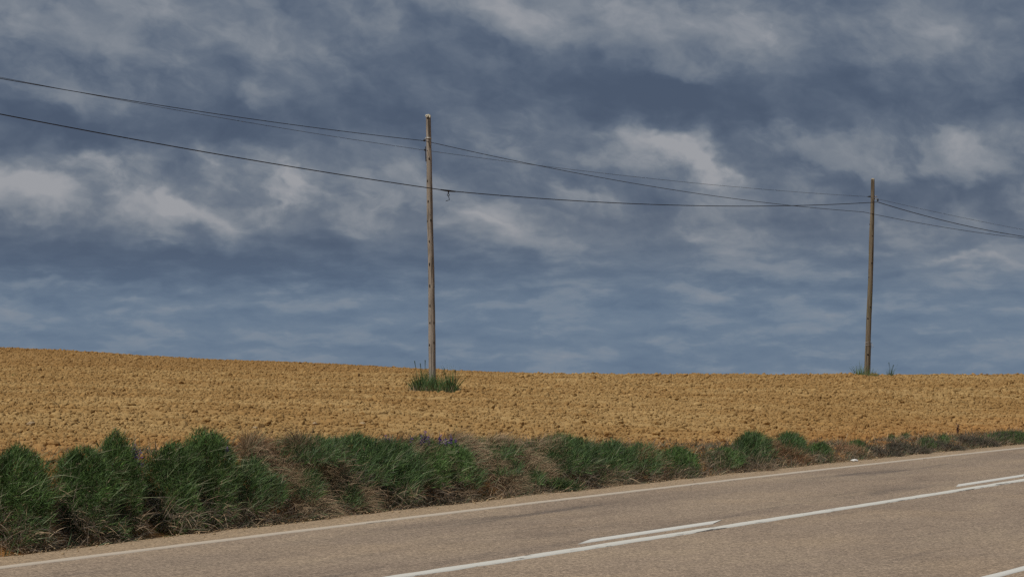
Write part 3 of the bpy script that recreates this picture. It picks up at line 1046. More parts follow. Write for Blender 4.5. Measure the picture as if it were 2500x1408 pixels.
def wire(name, spans, rad, mat, label, off, cat='overhead wire'):
    pts = []
    for k, span in enumerate(spans):
        Q = np.array([on_line(px, py, off) for px, py in span])
        wts = np.ones(len(Q))
        if k > 0: wts[0] = 30
        if k < len(spans) - 1: wts[-1] = 30
        co = np.polyfit(Q[:, 0], Q[:, 1], 2, w=wts)
        s0 = Q[0, 0] if k > 0 else Q[0, 0] - 9
        s1 = Q[-1, 0] if k < len(spans) - 1 else Q[-1, 0] + 12
        ss = np.linspace(s0, s1, 60)
        zz_ = np.polyval(co, ss)
        if k > 0: zz_[0] = Q[0, 1]
        if k < len(spans) - 1: zz_[-1] = Q[-1, 1]
        o = L1 + LN * off
        pts.append(np.stack([o[0] + LU[0] * ss, o[1] + LU[1] * ss, zz_], 1))
    P = np.concatenate(pts)
    keep = np.concatenate([[True], np.linalg.norm(np.diff(P, axis=0), axis=1) > 1e-3])
    P = P[keep]
    root = empty(name, P[len(P) // 2], label, cat, 'wires strung between the poles')
    V, f = tube(P, rad, 6)
    new_obj('cable', mesh_np('cable', V - np.array(root.location), f, True), root, mat)
    return root


wire('overhead_wire', [[(0, 191.2), (250, 236), (500, 275), (750, 308), (1036, 344)],
                       [(1036, 344), (1056, 349), (1250, 391.5), (1500, 440), (1750, 479), (1930, 501.5), (2107, 517.4)],
                       [(2107, 517.4), (2137, 524), (2300, 554), (2500, 581.5)]],
     .0085, M_RUBBER, 'dark wire fixed highest on the near pole, crossing the others toward the far pole', 0.02)
wire('overhead_wire', [[(0, 189.6), (250, 235.5), (500, 281), (750, 324), (1037, 367)],
                       [(1037, 367), (1250, 396), (1500, 426), (1750, 452.5), (2118, 480.2)],
                       [(2143, 486), (2300, 521), (2500, 561)]],
     .0052, M_COPPER, 'thinnest grey wire fixed to the iron rod on the near pole', 0.0)
thick = wire('overhead_wire', [[(0, 279), (250, 326), (500, 371), (750, 414), (1040, 457.6), (1095, 466)],
                               [(1095, 466), (1250, 479), (1500, 494.5), (1750, 503.5), (1930, 502.6), (2125, 495), (2142.5, 493.4)],
                               [(2142.5, 493.4), (2300, 537.5), (2500, 577.5)]],
             .0125, M_RUBBER, 'thickest lowest black cable with a loose clamp dangling beside the near pole', 0.16)
# the small insulator the top wire rests on just before the far pole
ip = on_line(2107, 517.4, 0.02)
o2 = L1 + LU * ip[0]


def hang(nm, pix, rad, mat, off=0.16):
    o = L1 + LN * off
    pts = []
    for px, py in pix:
        s, z = on_line(px, py, off)
        pts.append((o[0] + LU[0] * s, o[1] + LU[1] * s, z))
    V, f = tube(pts, rad, 8)
    return new_obj(nm, mesh_np(nm, V - np.array(thick.location), f, True), thick, mat)


hang('clamp_wrap', [(1076, 463.3), (1085, 464.8), (1095, 466), (1104, 467), (1112, 467.6)], [.016, .022, .026, .022, .016], M_IRON)
hang('clamp_strap', [(1094.8, 466), (1094.8, 470), (1094.6, 473)], [.018, .016, .012], M_IRON)
so, zo = on_line(1094.5, 475.8, .16)
oo = L1 + LN * .16 + LU * so
V, f = ring((oo[0], oo[1], zo), .027, .009, 'y', 14, 6)
new_obj('clamp_eye', mesh_np('clamp_eye', V - np.array(thick.location), f, True), thick, M_IRON)
hang('clamp_hook', [(1095, 478.5), (1096, 483), (1097.4, 488), (1093, 489.6), (1088.6, 491)], .0085, M_IRON)

# ------------------------------------------------------------------ vegetation
def blades(roots, dirs, length, width, droop, c0, c1, segs=3, floor=False, wind=(0, 0, 0)):
    """ribbon blades: roots Nx3, dirs Nx3; colours c0 at the root, c1 at the tip, Nx3 each"""
    N = len(roots)
    P = np.empty((N, segs + 1, 3)); P[:, 0] = roots
    D = dirs / (np.linalg.norm(dirs, axis=1)[:, None] + 1e-9)
    st = (length / segs)[:, None]
    wnd = np.asarray(wind, float)
    for k in range(segs):
        P[:, k + 1] = P[:, k] + D * st
        D = D + wnd * (0.5 + 0.5 * k)
        D[:, 2] -= droop
        D /= np.linalg.norm(D, axis=1)[:, None] + 1e-9
    if floor:
        for k in range(1, segs + 1):
            g = ground_base(P[:, k, 0], P[:, k, 1]) + 0.015
            P[:, k, 2] = np.maximum(P[:, k, 2], g + RNG.uniform(0, .05, N))
    T = P[:, -1] - P[:, 0]
    side = np.cross(T, RNG.normal(0, 1, (N, 3)))
    side /= np.linalg.norm(side, axis=1)[:, None] + 1e-9
    wd = np.array([0.75, 1.0, 0.7, 0.4, 0.2])[:segs] if segs > 1 else np.array([1.0])
    nv = segs * 2 + 1
    V = np.empty((N, nv, 3))
    for k in range(segs):
        off = side * (width * wd[k] * 0.5)[:, None]
        V[:, 2 * k] = P[:, k] - off; V[:, 2 * k + 1] = P[:, k] + off
    V[:, -1] = P[:, -1]
    b0 = (np.arange(N) * nv)[:, None]
    fs = []
    for k in range(segs - 1):
        fs.append(np.concatenate([b0 + 2 * k, b0 + 2 * k + 1, b0 + 2 * k + 3, b0 + 2 * k + 2], 1))
    quads = np.concatenate(fs) if fs else np.zeros((0, 4), int)
    tris = np.concatenate([b0 + nv - 3, b0 + nv - 2, b0 + nv - 1], 1)
    tcol = np.linspace(0, 1, nv)[None, :, None]
    C = c0[:, None, :] * (1 - tcol) + c1[:, None, :] * tcol
    return V.reshape(-1, 3), [quads, tris], C.reshape(-1, 3)


def blade_obj(name, sets, root, mat):
    vs, fs, cs, off = [], [], [], 0
    for V, f, C in sets:
        vs.append(V); cs.append(C)
        for g in f:
            if len(g):
                fs.append(g + off)
        off += len(V)
    V = np.concatenate(vs); C = np.concatenate(cs)
    quads = [g for g in fs if g.shape[1] == 4]; tris = [g for g in fs if g.shape[1] == 3]
    groups = ([np.concatenate(quads)] if quads else []) + ([np.concatenate(tris)] if tris else [])
    orig = np.array(root.location) if root is not None else np.zeros(3)
    me = mesh_np(name, V - orig, groups)
    ca = me.color_attributes.new('tint', 'FLOAT_COLOR', 'POINT')
    rgba = np.concatenate([np.clip(C, 0, 1), np.ones((len(C), 1))], 1).astype(np.float32)
    if len(me.vertices) == len(rgba):
        ca.data.foreach_set('color', rgba.ravel())
    o = new_obj(name, me, root, mat)
    if name != 'flower_spike':
        o['kind'] = 'stuff'
    return o


def pal(n, cols, var=0.22):
    cols = np.array(cols)
    k = RNG.integers(0, len(cols), n)
    j = RNG.integers(0, len(cols), n)
    t = RNG.uniform(0, 1, (n, 1))
    return (cols[k] * (1 - t) + cols[j] * t) * np.exp(RNG.normal(0, var, (n, 1)))


GREEN = [(.054, .100, .028), (.074, .132, .034), (.060, .112, .038), (.092, .150, .042)]
GREEN_Y = [(.118, .172, .050), (.098, .150, .044), (.145, .185, .066)]
GREEN_B = [(.054, .092, .040), (.070, .114, .052), (.086, .130, .062)]
STRAW = [(.38, .270, .165), (.30, .21, .128), (.46, .335, .215), (.22, .155, .096)]
STRAW_R = [(.32, .190, .105), (.25, .140, .075), (.39, .245, .140)]
GREYWEED = [(.125, .098, .074), (.095, .078, .060), (.16, .128, .098), (.07, .075, .048)]
PALE = [(.20, .215, .125), (.26, .25, .16), (.15, .19, .09)]


def mound(n, px, d, hw, ztop, zlow, depth, shell=0.5):
    """points through a mound that hangs down the bank, most near its skin, with outward normals"""
    xt, yt = loc(px, d)
    xl, yl = loc(px, max(0.16, d - 0.5))
    t = RNG.uniform(0, 1, n) ** 0.85
    a = RNG.uniform(0, 2 * np.pi, n)
    prof = np.where(t > 0.5, np.sqrt(np.clip(1 - ((t - 0.5) / 0.5) ** 2.2, 0, 1)), 0.82 + 0.36 * t)
    lump = 1 + 0.80 * vnoise(np.cos(a) * 2.2 + px * .37, t * 3.6 + np.sin(a) * 2.2, 77) + 0.55 * vnoise(np.cos(a) * 5 + px * .11, t * 8 + np.sin(a) * 5, 78)
    rad = (shell + (1 - shell) * RNG.uniform(0, 1, n) ** 0.7) * lump * prof
    cx = xl + (xt - xl) * t; cy = yl + (yt - yl) * t
    rx = hw / F * yt
    P = np.stack([cx + np.cos(a) * rad * rx, cy + np.sin(a) * rad * depth, zlow + (ztop - zlow) * t * (0.93 + 0.14 * vnoise(np.cos(a) * 3 + px, np.sin(a) * 3, 79) * 2)], 1)
    up = np.clip((t - 0.35) / 0.65, 0, 1) ** 1.5
    nrm = np.stack([np.cos(a) * (1 - up * .6), np.sin(a) * (1 - up * .6), up * 1.1], 1)
    nrm /= np.linalg.norm(nrm, axis=1)[:, None]
    P[:, 2] = np.maximum(P[:, 2], ground_base(P[:, 0], P[:, 1]) + 0.005)
    return P, nrm, t


CLUMP_GROUP = 'green weed clumps along the bank'


def clump(px, hw, top, d, label, kind='vetch', depth=0.36, density=1.0, flowers=(), low=None, name='weed_clump', cat='weeds', group=CLUMP_GROUP):
    x, y = loc(px, d)
    g = float(ground_base(np.array(x), np.array(y)))
    ztop = z_at(top + 3, y)
    zlow = z_at(low, y - 0.4) if low else g - 0.02
    h = ztop - zlow
    rx = hw / F * y
    ry = min(depth, max(rx, 0.12) * 1.1)
    root = empty(name, (x, y, g), label, cat, group)
    size = rx * (h + 0.1)
    sets, dry = [], []
    nf = int(size * {'vetch': 68000, 'mixed': 42000, 'grass': 24000}[kind] * density) + 150
    P, nr_, t = mound(nf, px, d, hw, ztop, zlow, ry)
    dirs = nr_ * 0.6 + np.array((0.22, -0.05, 0.45)) + RNG.normal(0, .55, (nf, 3))
    ln = RNG.uniform(.028, .085, nf) * (1.0 if kind == 'vetch' else 1.6)
    col = pal(nf, GREEN + (GREEN_Y[1:2] if kind == 'vetch' else GREEN_B), .34)
    col *= (1 + 0.7 * vnoise(P[:, 0] / .16, P[:, 2] / .13, 81))[:, None]
    dead = RNG.uniform(0, 1, nf) < np.clip(0.42 - t * 0.75, 0.05, 1)
    col[dead] = pal(int(dead.sum()), GREYWEED + STRAW[1:2])
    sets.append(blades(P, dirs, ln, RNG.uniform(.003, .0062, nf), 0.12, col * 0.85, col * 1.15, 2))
    # long blades and stalks leaning with the wind
    ng = int(size * {'vetch': 900, 'mixed': 3600, 'grass': 6000}[kind] * density) + 30
    P, nr_, t = mound(ng, px, d, hw, ztop, zlow, ry, 0.55)
    P[:, 2] -= 0.08 * (ztop - zlow)
    dirs = nr_ * .25 + np.stack([RNG.normal(.45, .45, ng), RNG.normal(-.1, .3, ng), RNG.normal(.9, .3, ng)], 1)
    col = pal(ng, GREEN_Y + GREEN_B + GREEN)
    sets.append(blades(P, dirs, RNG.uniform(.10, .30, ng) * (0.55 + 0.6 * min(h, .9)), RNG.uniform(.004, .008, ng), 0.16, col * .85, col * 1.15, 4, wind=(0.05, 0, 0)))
    ns_ = int(size * 650 * density) + 8
    P, nr_, t = mound(ns_, px, d, hw, ztop, zlow, ry * 1.02, 0.85)
    dirs = np.stack([RNG.normal(.8, .6, ns_), RNG.normal(-.15, .3, ns_), RNG.normal(.55, .4, ns_)], 1)
    col = pal(ns_, PALE)
    dry.append(blades(P, dirs, RNG.uniform(.12, .32, ns_) * (0.5 + 0.5 * min(h, 1)), RNG.uniform(.003, .005, ns_), 0.06, col, col * 1.1, 4))
    nk = int(rx * (22 if kind != 'vetch' else 12)) + 1
    P, nr_, t = mound(nk, px, d, hw, ztop, zlow, ry, 0.3)
    P[:, 2] = ztop - RNG.uniform(.06, .16, nk) * min(1, h * 2)
    dirs = np.stack([RNG.normal(.35, .25, nk), RNG.normal(0, .2, nk), np.ones(nk)], 1)
    col = pal(nk, GREEN_B + PALE)
    dry.append(blades(P, dirs, RNG.uniform(.10, .24, nk) * min(1, h * 2), RNG.uniform(.004, .006, nk), 0.05, col, col, 4))
    # dead undergrowth at the foot
    nd = int(size * 2600 * density) + 20
    a = RNG.uniform(0, 6.283, nd); q = np.sqrt(RNG.uniform(0, 1, nd))
    xl, yl = loc(px, max(0.15, d - .5))
    R0 = np.stack([xl + np.cos(a) * q * rx * 1.2, yl - np.abs(np.sin(a)) * q * .22 + RNG.uniform(-.1, .3, nd), np.zeros(nd)], 1)
    R0[:, 2] = ground_base(R0[:, 0], R0[:, 1]) + RNG.uniform(0, min(h, .5) * .4, nd)
    dirs = np.stack([RNG.normal(.2, .6, nd), RNG.normal(-.35, .5, nd), RNG.normal(.2, .5, nd)], 1)
    col = pal(nd, STRAW + GREYWEED * 2)
    dry.append(blades(R0, dirs, RNG.uniform(.06, .26, nd), RNG.uniform(.0035, .006, nd), 0.22, col, col, 3, floor=True))
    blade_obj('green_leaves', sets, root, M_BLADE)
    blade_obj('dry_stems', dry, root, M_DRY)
    for (fx, fy) in flowers:
        yy = y - ry * 0.8
        tip = at_depth(fx, fy, yy)
        hgt = 0.10 + RNG.uniform(0, .05)
        n = 40
        t = RNG.uniform(0, 1, n)
        P = tip[None, :] - np.stack([np.zeros(n), np.zeros(n), t * hgt], 1) + RNG.normal(0, .006, (n, 3))
        aa = RNG.uniform(0, 6.283, n)
        dirs = np.stack([np.cos(aa), np.sin(aa), RNG.normal(.3, .4, n)], 1)
        cc = pal(n, [(.13, .065, .25), (.20, .10, .32), (.09, .05, .19)])
        s1_ = blades(P, dirs, RNG.uniform(.014, .028, n) * (0.6 + t), np.full(n, .010), 0.2, cc, cc * 1.2, 2)
        stem = np.array([[.045, .085, .04]])
        s2_ = blades(np.array([tip - (0.02, 0, hgt + .15)]), np.array([[.06, 0, 1.0]]), np.array([hgt + .15]), np.array([.005]), 0.0, stem, stem, 3)
        blade_obj('flower_spike', [s1_, s2_], root, M_FLOWER)
    return root


def tussock(px, hw, top, d, label, colors=STRAW, density=1.0, length=(.24, .60), green=0.2, name='dry_grass_tussock', lean=0.35):
    """dead grass combed down the bank"""
    x, y = loc(px, d)
    g = float(ground_base(np.array(x), np.array(y)))
    h = max(z_at(top, y) - g, 0.10)
    rx = hw / F * y
    root = empty(name, (x, y, g), label, 'dry grass', 'dry grass tussocks on the bank')
    n = int(rx * 12500 * density) + 60
    u = RNG.uniform(-1, 1, n)
    R0 = np.stack([x + u * rx, y + RNG.normal(0, .16, n), np.zeros(n)], 1)
    R0[:, 2] = ground_base(R0[:, 0], R0[:, 1]) + RNG.uniform(0.0, 1.0, n) ** 1.3 * h * 0.62 * (1 - 0.5 * u * u)
    dirs = np.stack([RNG.normal(lean, .33, n), RNG.normal(-.55, .3, n), RNG.normal(.35, .38, n)], 1)
    swirl = vnoise(R0[:, 0] / .33, R0[:, 2] / .3, 83)
    dirs[:, 0] += swirl * 1.6; dirs[:, 2] += vnoise(R0[:, 0] / .25 + 9, R0[:, 2] / .2, 84) * 1.2
    col = pal(n, colors)
    gm = RNG.uniform(0, 1, n) < green
    col[gm] = pal(int(gm.sum()), GREEN_B + PALE)
    ln = RNG.uniform(length[0], length[1], n) * min(1.0, 0.5 + h) * 0.95
    sets = [blades(R0, dirs, ln, RNG.uniform(.003, .0055, n), 0.26, col * .9, col * 1.05, 4, floor=True)]
    # short broken stubble under it
    m = int(n * .35)
    u = RNG.uniform(-1, 1, m)
    R1 = np.stack([x + u * rx, y + RNG.normal(-.12, .2, m), np.zeros(m)], 1)
    R1[:, 2] = ground_base(R1[:, 0], R1[:, 1]) + RNG.uniform(0, h * .6, m)
    dirs = RNG.normal(0, 1, (m, 3)) + np.array((.2, -.3, .3))
    col = pal(m, colors)
    sets.append(blades(R1, dirs, RNG.uniform(.08, .22, m), RNG.uniform(.003, .005, m), 0.2, col * .8, col, 3, floor=True))
    blade_obj('dry_blades', sets, root, M_DRY)
    return root


clump(35, 82, 1094, .80, 'leftmost green weed clump, cut off by the left picture edge', low=1320)
clump(200, 80, 1100, .80, 'broad low-topped green weed clump between the leftmost clump and the purple-flowered mound', low=1290, flowers=[(12, 1150)][:0])
clump(285, 62, 1062, .88, 'tall rounded green weed mound with purple flowers on its right side', low=1285, flowers=[(330, 1090), (343, 1100), (336, 1108), (275, 1128), (327, 1084)])
clump(418, 72, 1090, .78, 'green weed clump joined to the left of the tallest mound', low=1290)
clump(505, 68, 1055, .84, 'tallest rounded green weed mound, in front of the left field', low=1275, flowers=[(553, 1092)])
clump(612, 44, 1120, .70, 'sparse green grass clump just right of the tallest mound', 'grass', low=1240, density=.7)
tussock(655, 55, 1108, .95, 'brown straw tuft at the field edge right of the tallest mound', STRAW_R, .8, (.25, .5))
tussock(690, 95, 1150, .60, 'wide dry grass slope below the brown straw tuft', STRAW, 1.0)
clump(745, 84, 1072, 1.00, 'low green grass patch spreading along the bank top, left of the purple spikes', 'mixed', low=1125, depth=.3, density=.9)
tussock(800, 85, 1140, .62, 'dry grass combed to the right under the low green patch', STRAW, 1.2)
clump(865, 85, 1070, 1.0, 'long-bladed green grass clump left of centre on the bank', 'mixed', low=1180, density=.9)
clump(945, 75, 1085, .80, 'dark green clump falling down the bank below the near pole', 'mixed', low=1225, density=1.0)
clump(1040, 62, 1070, .78, 'green clump with upright purple flower spikes below the near pole', 'vetch', low=1180,
      flowers=[(942, 1062), (950, 1068), (1038, 1050), (1046, 1060), (1075, 1058), (1005, 1066), (1030, 1062)])
clump(1105, 48, 1082, .80, 'small green clump speckled purple beside the upright flower spikes', 'vetch', low=1170,
      flowers=[(1100, 1062), (1112, 1070), (1088, 1066), (1118, 1084), (1080, 1092), (1095, 1104), (1114, 1092)])
tussock(1060, 75, 1135, .60, 'dry grass hanging under the purple-flowered clumps', STRAW, 1.0)
tussock(1175, 85, 1122, .72, 'big pale dry grass tussock right of the purple flowers', STRAW, 1.3, green=.2)
tussock(1262, 75, 1120, .72, 'big pale dry grass tussock at mid bank beside the arching green clump', STRAW, 1.3)
clump(1205, 60, 1080, 1.0, 'thin green grass fringe on top of the pale dry tussocks', 'grass', low=1115, depth=.25, density=.6)
clump(1372, 86, 1068, .82, 'arching long green grass clump draped over dry grass, middle of the bank', 'mixed', low=1150, density=.95)
tussock(1390, 90, 1120, .60, 'dry grass under the arching green clump', STRAW, 1.1)
clump(1355, 55, 1176, .16, 'bright green grass tuft right at the asphalt edge', 'grass', depth=.12, density=.8)
clump(1490, 52, 1080, .72, 'dark green windswept grass clump right of the arching clump', 'mixed', low=1175, density=1.1)
clump(1565, 46, 1088, .70, 'ragged green grass clump left of the square-topped bush', 'grass', low=1150, density=.8)
tussock(1580, 34, 1140, .50, 'small reddish straw patch left of the square-topped bush', STRAW_R, .9)
clump(1655, 56, 1093, .62, 'square-topped bright green bushy clump beside a bare earth gap', 'vetch', low=1160)
clump(1768, 48, 1094, .70, 'green clump just right of the bare earth gap', 'vetch', low=1135, density=.9)
clump(1835, 48, 1060, .80, 'tall bright green tuft leaning right near the right part of the bank', 'mixed', low=1130)
clump(1925, 38, 1058, .95, 'spiky green tuft above reddish straw on the bank', 'mixed', low=1105)
tussock(1900, 62, 1112, .60, 'reddish brown straw under the spiky green tuft', STRAW_R, 1.2, length=(.25, .5))
clump(1998, 38, 1082, .62, 'round green clump near the white stone on the shoulder', 'vetch', low=1138, density=1.0)
tussock(1815, 70, 1152, .25, 'thin grey straw below the tall bright tuft', GREYWEED + STRAW, .7, length=(.15, .35))
tussock(2078, 34, 1106, .50, 'reddish straw above the white stone', STRAW_R, .9, length=(.15, .35))
clump(2090, 22, 1076, .75, 'small green herb above the white stone', 'vetch', low=1112, depth=.2)
for px, hw, top, d, lab in [
        (2176, 9, 1063, 1.5, 'tiny green seedling at the field edge, left of a matching one'),
        (2208, 9, 1058, 1.6, 'tiny blue-green seedling at the field edge, right of a matching one'),
        (2262, 17, 1070, .7, 'small grey-green herb on the low right bank'),
        (2304, 10, 1062, .8, 'slim upright green herb on the low right bank'),
        (2460, 60, 1053, .45, 'dull dark green weed patch at the right picture edge')]:
    clump(px, hw, top, d, lab, 'vetch', depth=.18, density=.8 if hw < 30 else .8)
for px, hw, top, d, lab in [
        (2150, 45, 1098, .30, 'low grey-brown weed fringe right of the white stone'),
        (2215, 45, 1085, .30, 'grey-brown weed fringe under the two tiny seedlings'),
        (2300, 48, 1080, .30, 'grey-brown weed fringe under the slim herb'),
        (2385, 45, 1066, .35, 'brownish weed tuft left of the right edge patch'),
        (2470, 50, 1060, .30, 'brownish weeds in front of the right edge patch')]:
    tussock(px, hw, top, d, lab, GREYWEED, 1.0, (.10, .22), .25, 'dry_weed_fringe', 0.0)

for px, hw, top, d, lab in [
        (668, 26, 1165, .50, 'small green sprig in the dry grass below the brown straw tuft'),
        (752, 34, 1150, .55, 'small green sprig in the dry grass left of the dark green clump'),
        (848, 28, 1190, .40, 'low green sprig at the foot of the long-bladed clump'),
        (1150, 30, 1140, .50, 'small green sprig in the left of the two pale dry tussocks'),
        (1238, 32, 1125, .62, 'small green sprig between the two pale dry tussocks'),
        (1300, 28, 1150, .45, 'small green sprig left of the bright tuft at the asphalt edge'),
        (1440, 30, 1150, .40, 'low green sprig under the windswept grass clump'),
        (280, 24, 1275, .16, 'yellowish green herb at the asphalt edge below the purple-flowered mound')]:
    clump(px, hw, top, d, lab, 'grass', depth=.16, density=.45)

# loose dead grass and weeds lying all along the foot of the bank
n = 70000
ls = RNG.uniform(14, 66, n)
ld = RNG.uniform(0.0, 1.25, n) ** 1.2
lx, ly = to_xy(ls, edge_n(ls) + ld + 0.03)
keepn = vnoise(ls / 0.7, ld * 2, 91) + RNG.uniform(-.3, .3, n) > -0.2
lx, ly, ls, ld = lx[keepn], ly[keepn], ls[keepn], ld[keepn]
n = len(lx)
R0 = np.stack([lx, ly, ground_base(lx, ly) + .005], 1)
dirs = np.stack([RNG.normal(.2, .7, n), RNG.normal(-.2, .6, n), np.abs(RNG.normal(.55, .4, n))], 1)
col = pal(n, STRAW + GREYWEED + GREYWEED)
gm = RNG.uniform(0, 1, n) < 0.2
col[gm] = pal(int(gm.sum()), GREEN_B)
o = blade_obj('verge_grass', [blades(R0, dirs, RNG.uniform(.05, .20, n), RNG.uniform(.004, .007, n), 0.2, col * .85, col, 3)], None, M_DRY)
tag(o, 'thin dead grass and weeds littering the bank foot along the asphalt', kind='stuff')


# grass in the field: at the two poles and single seedlings
def field_tuft(px, py, Y, hw, top, label, nb, colors, seedheads=(), name='grass_tuft', group=None, wide=.010):
    c = at_depth(px, py, Y)
    x, y = c[0], Y
    g = float(ground(np.array(x), np.array(y)))
    root = empty(name, (x, y, g), label, 'grass tuft', group)
    h = z_at(top, Y) - g
    rx = hw / F * Y
    a = RNG.uniform(0, 6.283, nb); q = np.sqrt(RNG.uniform(0, 1, nb))
    R0 = np.stack([x + np.cos(a) * q * rx * .92, y + np.sin(a) * q * rx * 2.2 * np.exp(RNG.normal(-.3, .5, nb)), np.zeros(nb)], 1)
    R0[:, 2] = ground(R0[:, 0], R0[:, 1]) - 0.03
    bump = 1 - 0.40 * np.abs(np.cos(a) * q) + 0.9 * vnoise(R0[:, 0] / 0.13, R0[:, 1] / .3, 15)
    dirs = np.stack([np.cos(a) * q * .35 + .06, np.sin(a) * q * .3, np.ones(nb)], 1) + RNG.normal(0, .26, (nb, 3))
    col = pal(nb, colors)
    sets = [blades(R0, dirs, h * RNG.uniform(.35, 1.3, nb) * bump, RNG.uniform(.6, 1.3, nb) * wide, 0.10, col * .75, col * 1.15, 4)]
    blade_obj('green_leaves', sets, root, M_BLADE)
    nd = nb // 3
    a = RNG.uniform(0, 6.283, nd); q = np.sqrt(RNG.uniform(0, 1, nd))
    R0 = np.stack([x + np.cos(a) * q * rx * 1.15, y - np.abs(np.sin(a)) * q * rx * 6.0, np.zeros(nd)], 1)
    R0[:, 2] = ground(R0[:, 0], R0[:, 1]) - .02
    col = pal(nd, STRAW + GREYWEED + GREEN_Y)
    dirs = np.stack([RNG.normal(0, .4, nd), RNG.normal(-.1, .3, nd), np.ones(nd)], 1)
    blade_obj('dry_stems', [blades(R0, dirs, h * RNG.uniform(.15, .55, nd), RNG.uniform(.6, 1.1, nd) * wide * .8, 0.12, col, col, 3)], root, M_DRY)
    for (sx_, sy_, bx) in seedheads:
        tip = at_depth(sx_, sy_, Y)
        base = np.array((x + (bx - px) / F * Y, y, g))
        mid = (tip * .6 + base * .4) + (0.01, 0, 0.03)
        V, f = tube([base, mid, tip * .86 + mid * .14, tip * .93 + mid * .07, tip], [.006, .005, .012, .016, .004], 6)
        cc = np.repeat([[.050, .085, .045]], len(V), 0)
        me = mesh_np('seed_head', V - np.array(root.location), f, True)
        ca = me.color_attributes.new('tint', 'FLOAT_COLOR', 'POINT')
        ca.data.foreach_set('color', np.concatenate([cc, np.ones((len(cc), 1))], 1).astype(np.float32).ravel())
        new_obj('seed_head', me, root, M_BLADE)
    return root


field_tuft(1042, 955, 88.0, 40, 898, 'thick dark green grass tuft round the foot of the near pole', 800, GREEN + GREEN_B,
           [(1012, 880, 1020), (1038, 878, 1035), (1026, 886, 1028), (1085, 898, 1078)], wide=.016)
field_tuft(1103, 960, 83.2, 16, 908, 'narrow grass tuft to the right of the near pole tuft', 300, GREEN + GREEN_B, [(1112, 902, 1106)], wide=.016)
field_tuft(1078, 960, 84.6, 26, 922, 'low grass between the near pole and the narrow tuft', 420, GREEN + GREEN_B, wide=.015)
field_tuft(2097, 914, 116.6, 9, 884, 'spiky weed just left of the far pole foot', 70, GREEN + GREEN_Y, wide=.018)
field_tuft(2116, 914, 116.4, 22, 900, 'low grass round the foot of the far pole', 160, GREEN + GREEN_Y, wide=.015)
field_tuft(2136, 914, 117, 9, 900, 'wispy weed just right of the far pole foot', 40, GREEN_B, wide=.014)
field_tuft(2173, 914, 116.5, 7, 885, 'lone dark weed on the crest right of the far pole', 34, GREEN + GREEN_B, [(2182, 890, 2174), (2170, 884, 2172)], wide=.018)
field_tuft(32, 914, 98, 5, 906, 'tiny lone green seedling far out in the left field', 40, GREEN_Y, wide=.022, name='seedling')
field_tuft(122, 1098, 30, 8, 1090, 'small yellow-green seedling at the field edge behind the broad left clump', 60, GREEN_Y, wide=.010, name='seedling')
# reddish dock-like stem standing against the field on the right
x, y = loc(2338, 1.5)
root = empty('dry_stalk', (x, y, float(ground(np.array(x), np.array(y)))), 'purplish brown dock stalk standing against the right field', 'weed')
tp = at_depth(2338, 1036, y)
V, f = tube([np.array(root.location), (np.array(root.location) + tp) / 2 + (.01, 0, 0), tp], [.006, .005, .003], 6)
sets = []
n = 70
t = RNG.uniform(.35, 1, n)
P = np.array(root.location)[None, :] * (1 - t[:, None]) + tp[None, :] * t[:, None]
cc = pal(n, [(.10, .045, .06), (.13, .06, .06), (.08, .05, .05)])
blade_obj('seed_cluster', [blades(P, np.stack([RNG.normal(0, 1, n), RNG.normal(0, 1, n), RNG.normal(.7, .4, n)], 1), RNG.uniform(.02, .05, n), np.full(n, .012), .1, cc, cc, 2)], root, M_FLOWER)
new_obj('stem', mesh_np('stem', V - np.array(root.location), f, True), root, M_KNOT)
# pale straw leaning at the field edge
x, y = loc(2058, 1.1)
a0 = at_depth(2058, 1086, y); a1 = at_depth(2070, 1057, y)
V, f = tube([a0 - (0, 0, .05), a0 * .5 + a1 * .5 + (.004, 0, 0), a1], [.006, .005, .004], 6)
o = new_obj('straw_stalk', mesh_np('straw_stalk', V, f, True), None, M_STONE)
tag(o, 'single pale straw leaning right at the field edge above the reddish straw', 'stalk')

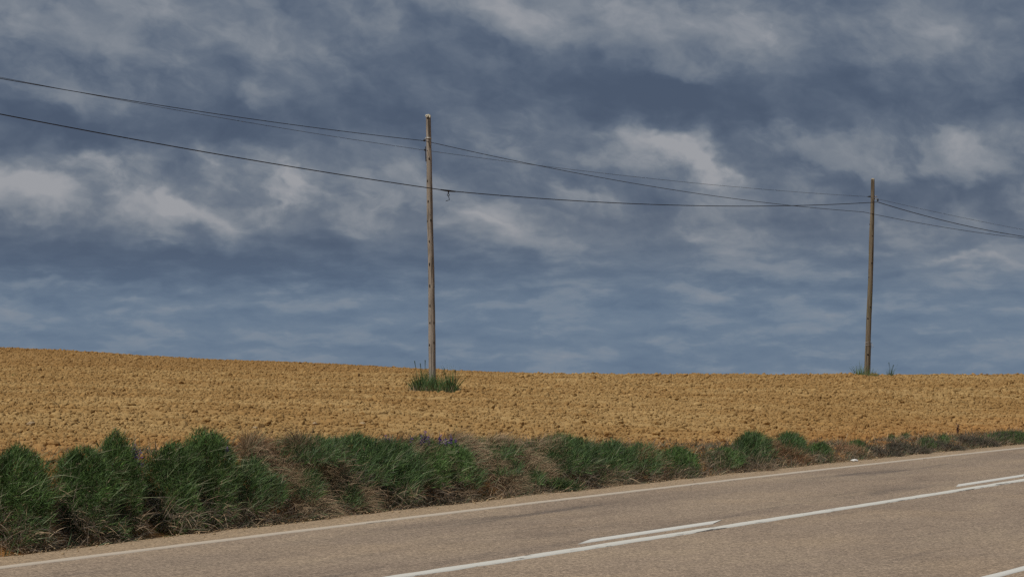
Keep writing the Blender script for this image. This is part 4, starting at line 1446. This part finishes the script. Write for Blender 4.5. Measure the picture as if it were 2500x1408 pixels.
# stones
STONE_GROUP = 'stones lying in the field'
for (px, py, d, w, lab) in [
        (76, 1041, 2.6, 22, 'flat pale stone in the left field, left of the purple-flowered mound'),
        (279, 1046, 2.2, 8, 'small pale stone in the field above the purple-flowered mound'),
        (536, 1033, 3.2, 14, 'greyish stone in the field above the tallest green mound'),
        (624, 1050, 2.1, 14, 'pale stone at the field edge above the brown straw tuft'),
        (768, 1040, 3.0, 12, 'grey stone in the field right of the brown straw tuft'),
        (884, 1043, 2.8, 16, 'large ochre stone in the field above the long-bladed clump')]:
    # the depth at which the field passes under that pixel
    ys = np.linspace(loc(px, 1.2)[1], 110, 4000)
    xs = (px - CX) / F * ys
    dif = ground_base(xs, ys) - (EYE + ray(px, py)[1] * ys)
    k = int(np.argmax(dif > 0)) if (dif > 0).any() else 0
    yy = float(ys[k]); xx = float(xs[k])
    o = new_obj('field_stone', blob_mesh('field_stone', px, 3, .6, .25), None, M_STONE)
    r_ = w / F * yy
    o.location = (xx, yy, float(ground(np.array(xx), np.array(yy))) + r_ * .25); o.scale = (r_ * 1.2, r_, r_)
    o.rotation_euler = (0, 0, px)
    tag(o, lab, 'stone', STONE_GROUP)
p = on_road(2086, 1126)
o = new_obj('white_stone', blob_mesh('white_stone', 8, 3, .34, .2), None, M_WHITE)
o.location = (p[0], p[1], 0.018); o.scale = (.115, .16, .13)
tag(o, 'flat white stone lying on the road shoulder at the right', 'stone')

# grit and crumbs of earth along the broken asphalt edge
pb = blob_mesh('grit_shape', 3, 1, .7, .4)
bv = np.array([v.co[:] for v in pb.vertices]); bf = np.array([p_.vertices[:] for p_ in pb.polygons])
n = 2600
gs = RNG.uniform(16, 64, n)
gd = -np.abs(RNG.normal(0, .16, n)) + .06
gx_, gy_ = to_xy(gs, edge_n(gs) + gd)
gr_ = np.clip(RNG.lognormal(math.log(.010), .45, n), .005, .035)
ga = RNG.uniform(0, 6.283, n)
VX = bv[None, :, 0] * np.cos(ga)[:, None] - bv[None, :, 1] * np.sin(ga)[:, None]
VY = bv[None, :, 0] * np.sin(ga)[:, None] + bv[None, :, 1] * np.cos(ga)[:, None]
VV = np.stack([gx_[:, None] + VX * gr_[:, None], gy_[:, None] + VY * gr_[:, None], (gr_ * .25)[:, None] + bv[None, :, 2] * gr_[:, None]], -1).reshape(-1, 3)
FF = (bf[None] + (np.arange(n) * len(bv))[:, None, None]).reshape(-1, 3)
tag(new_obj('shoulder_grit', mesh_np('shoulder_grit', VV, FF), None, M_STONE), 'ochre grit and earth crumbs scattered along the broken asphalt edge', kind='stuff')
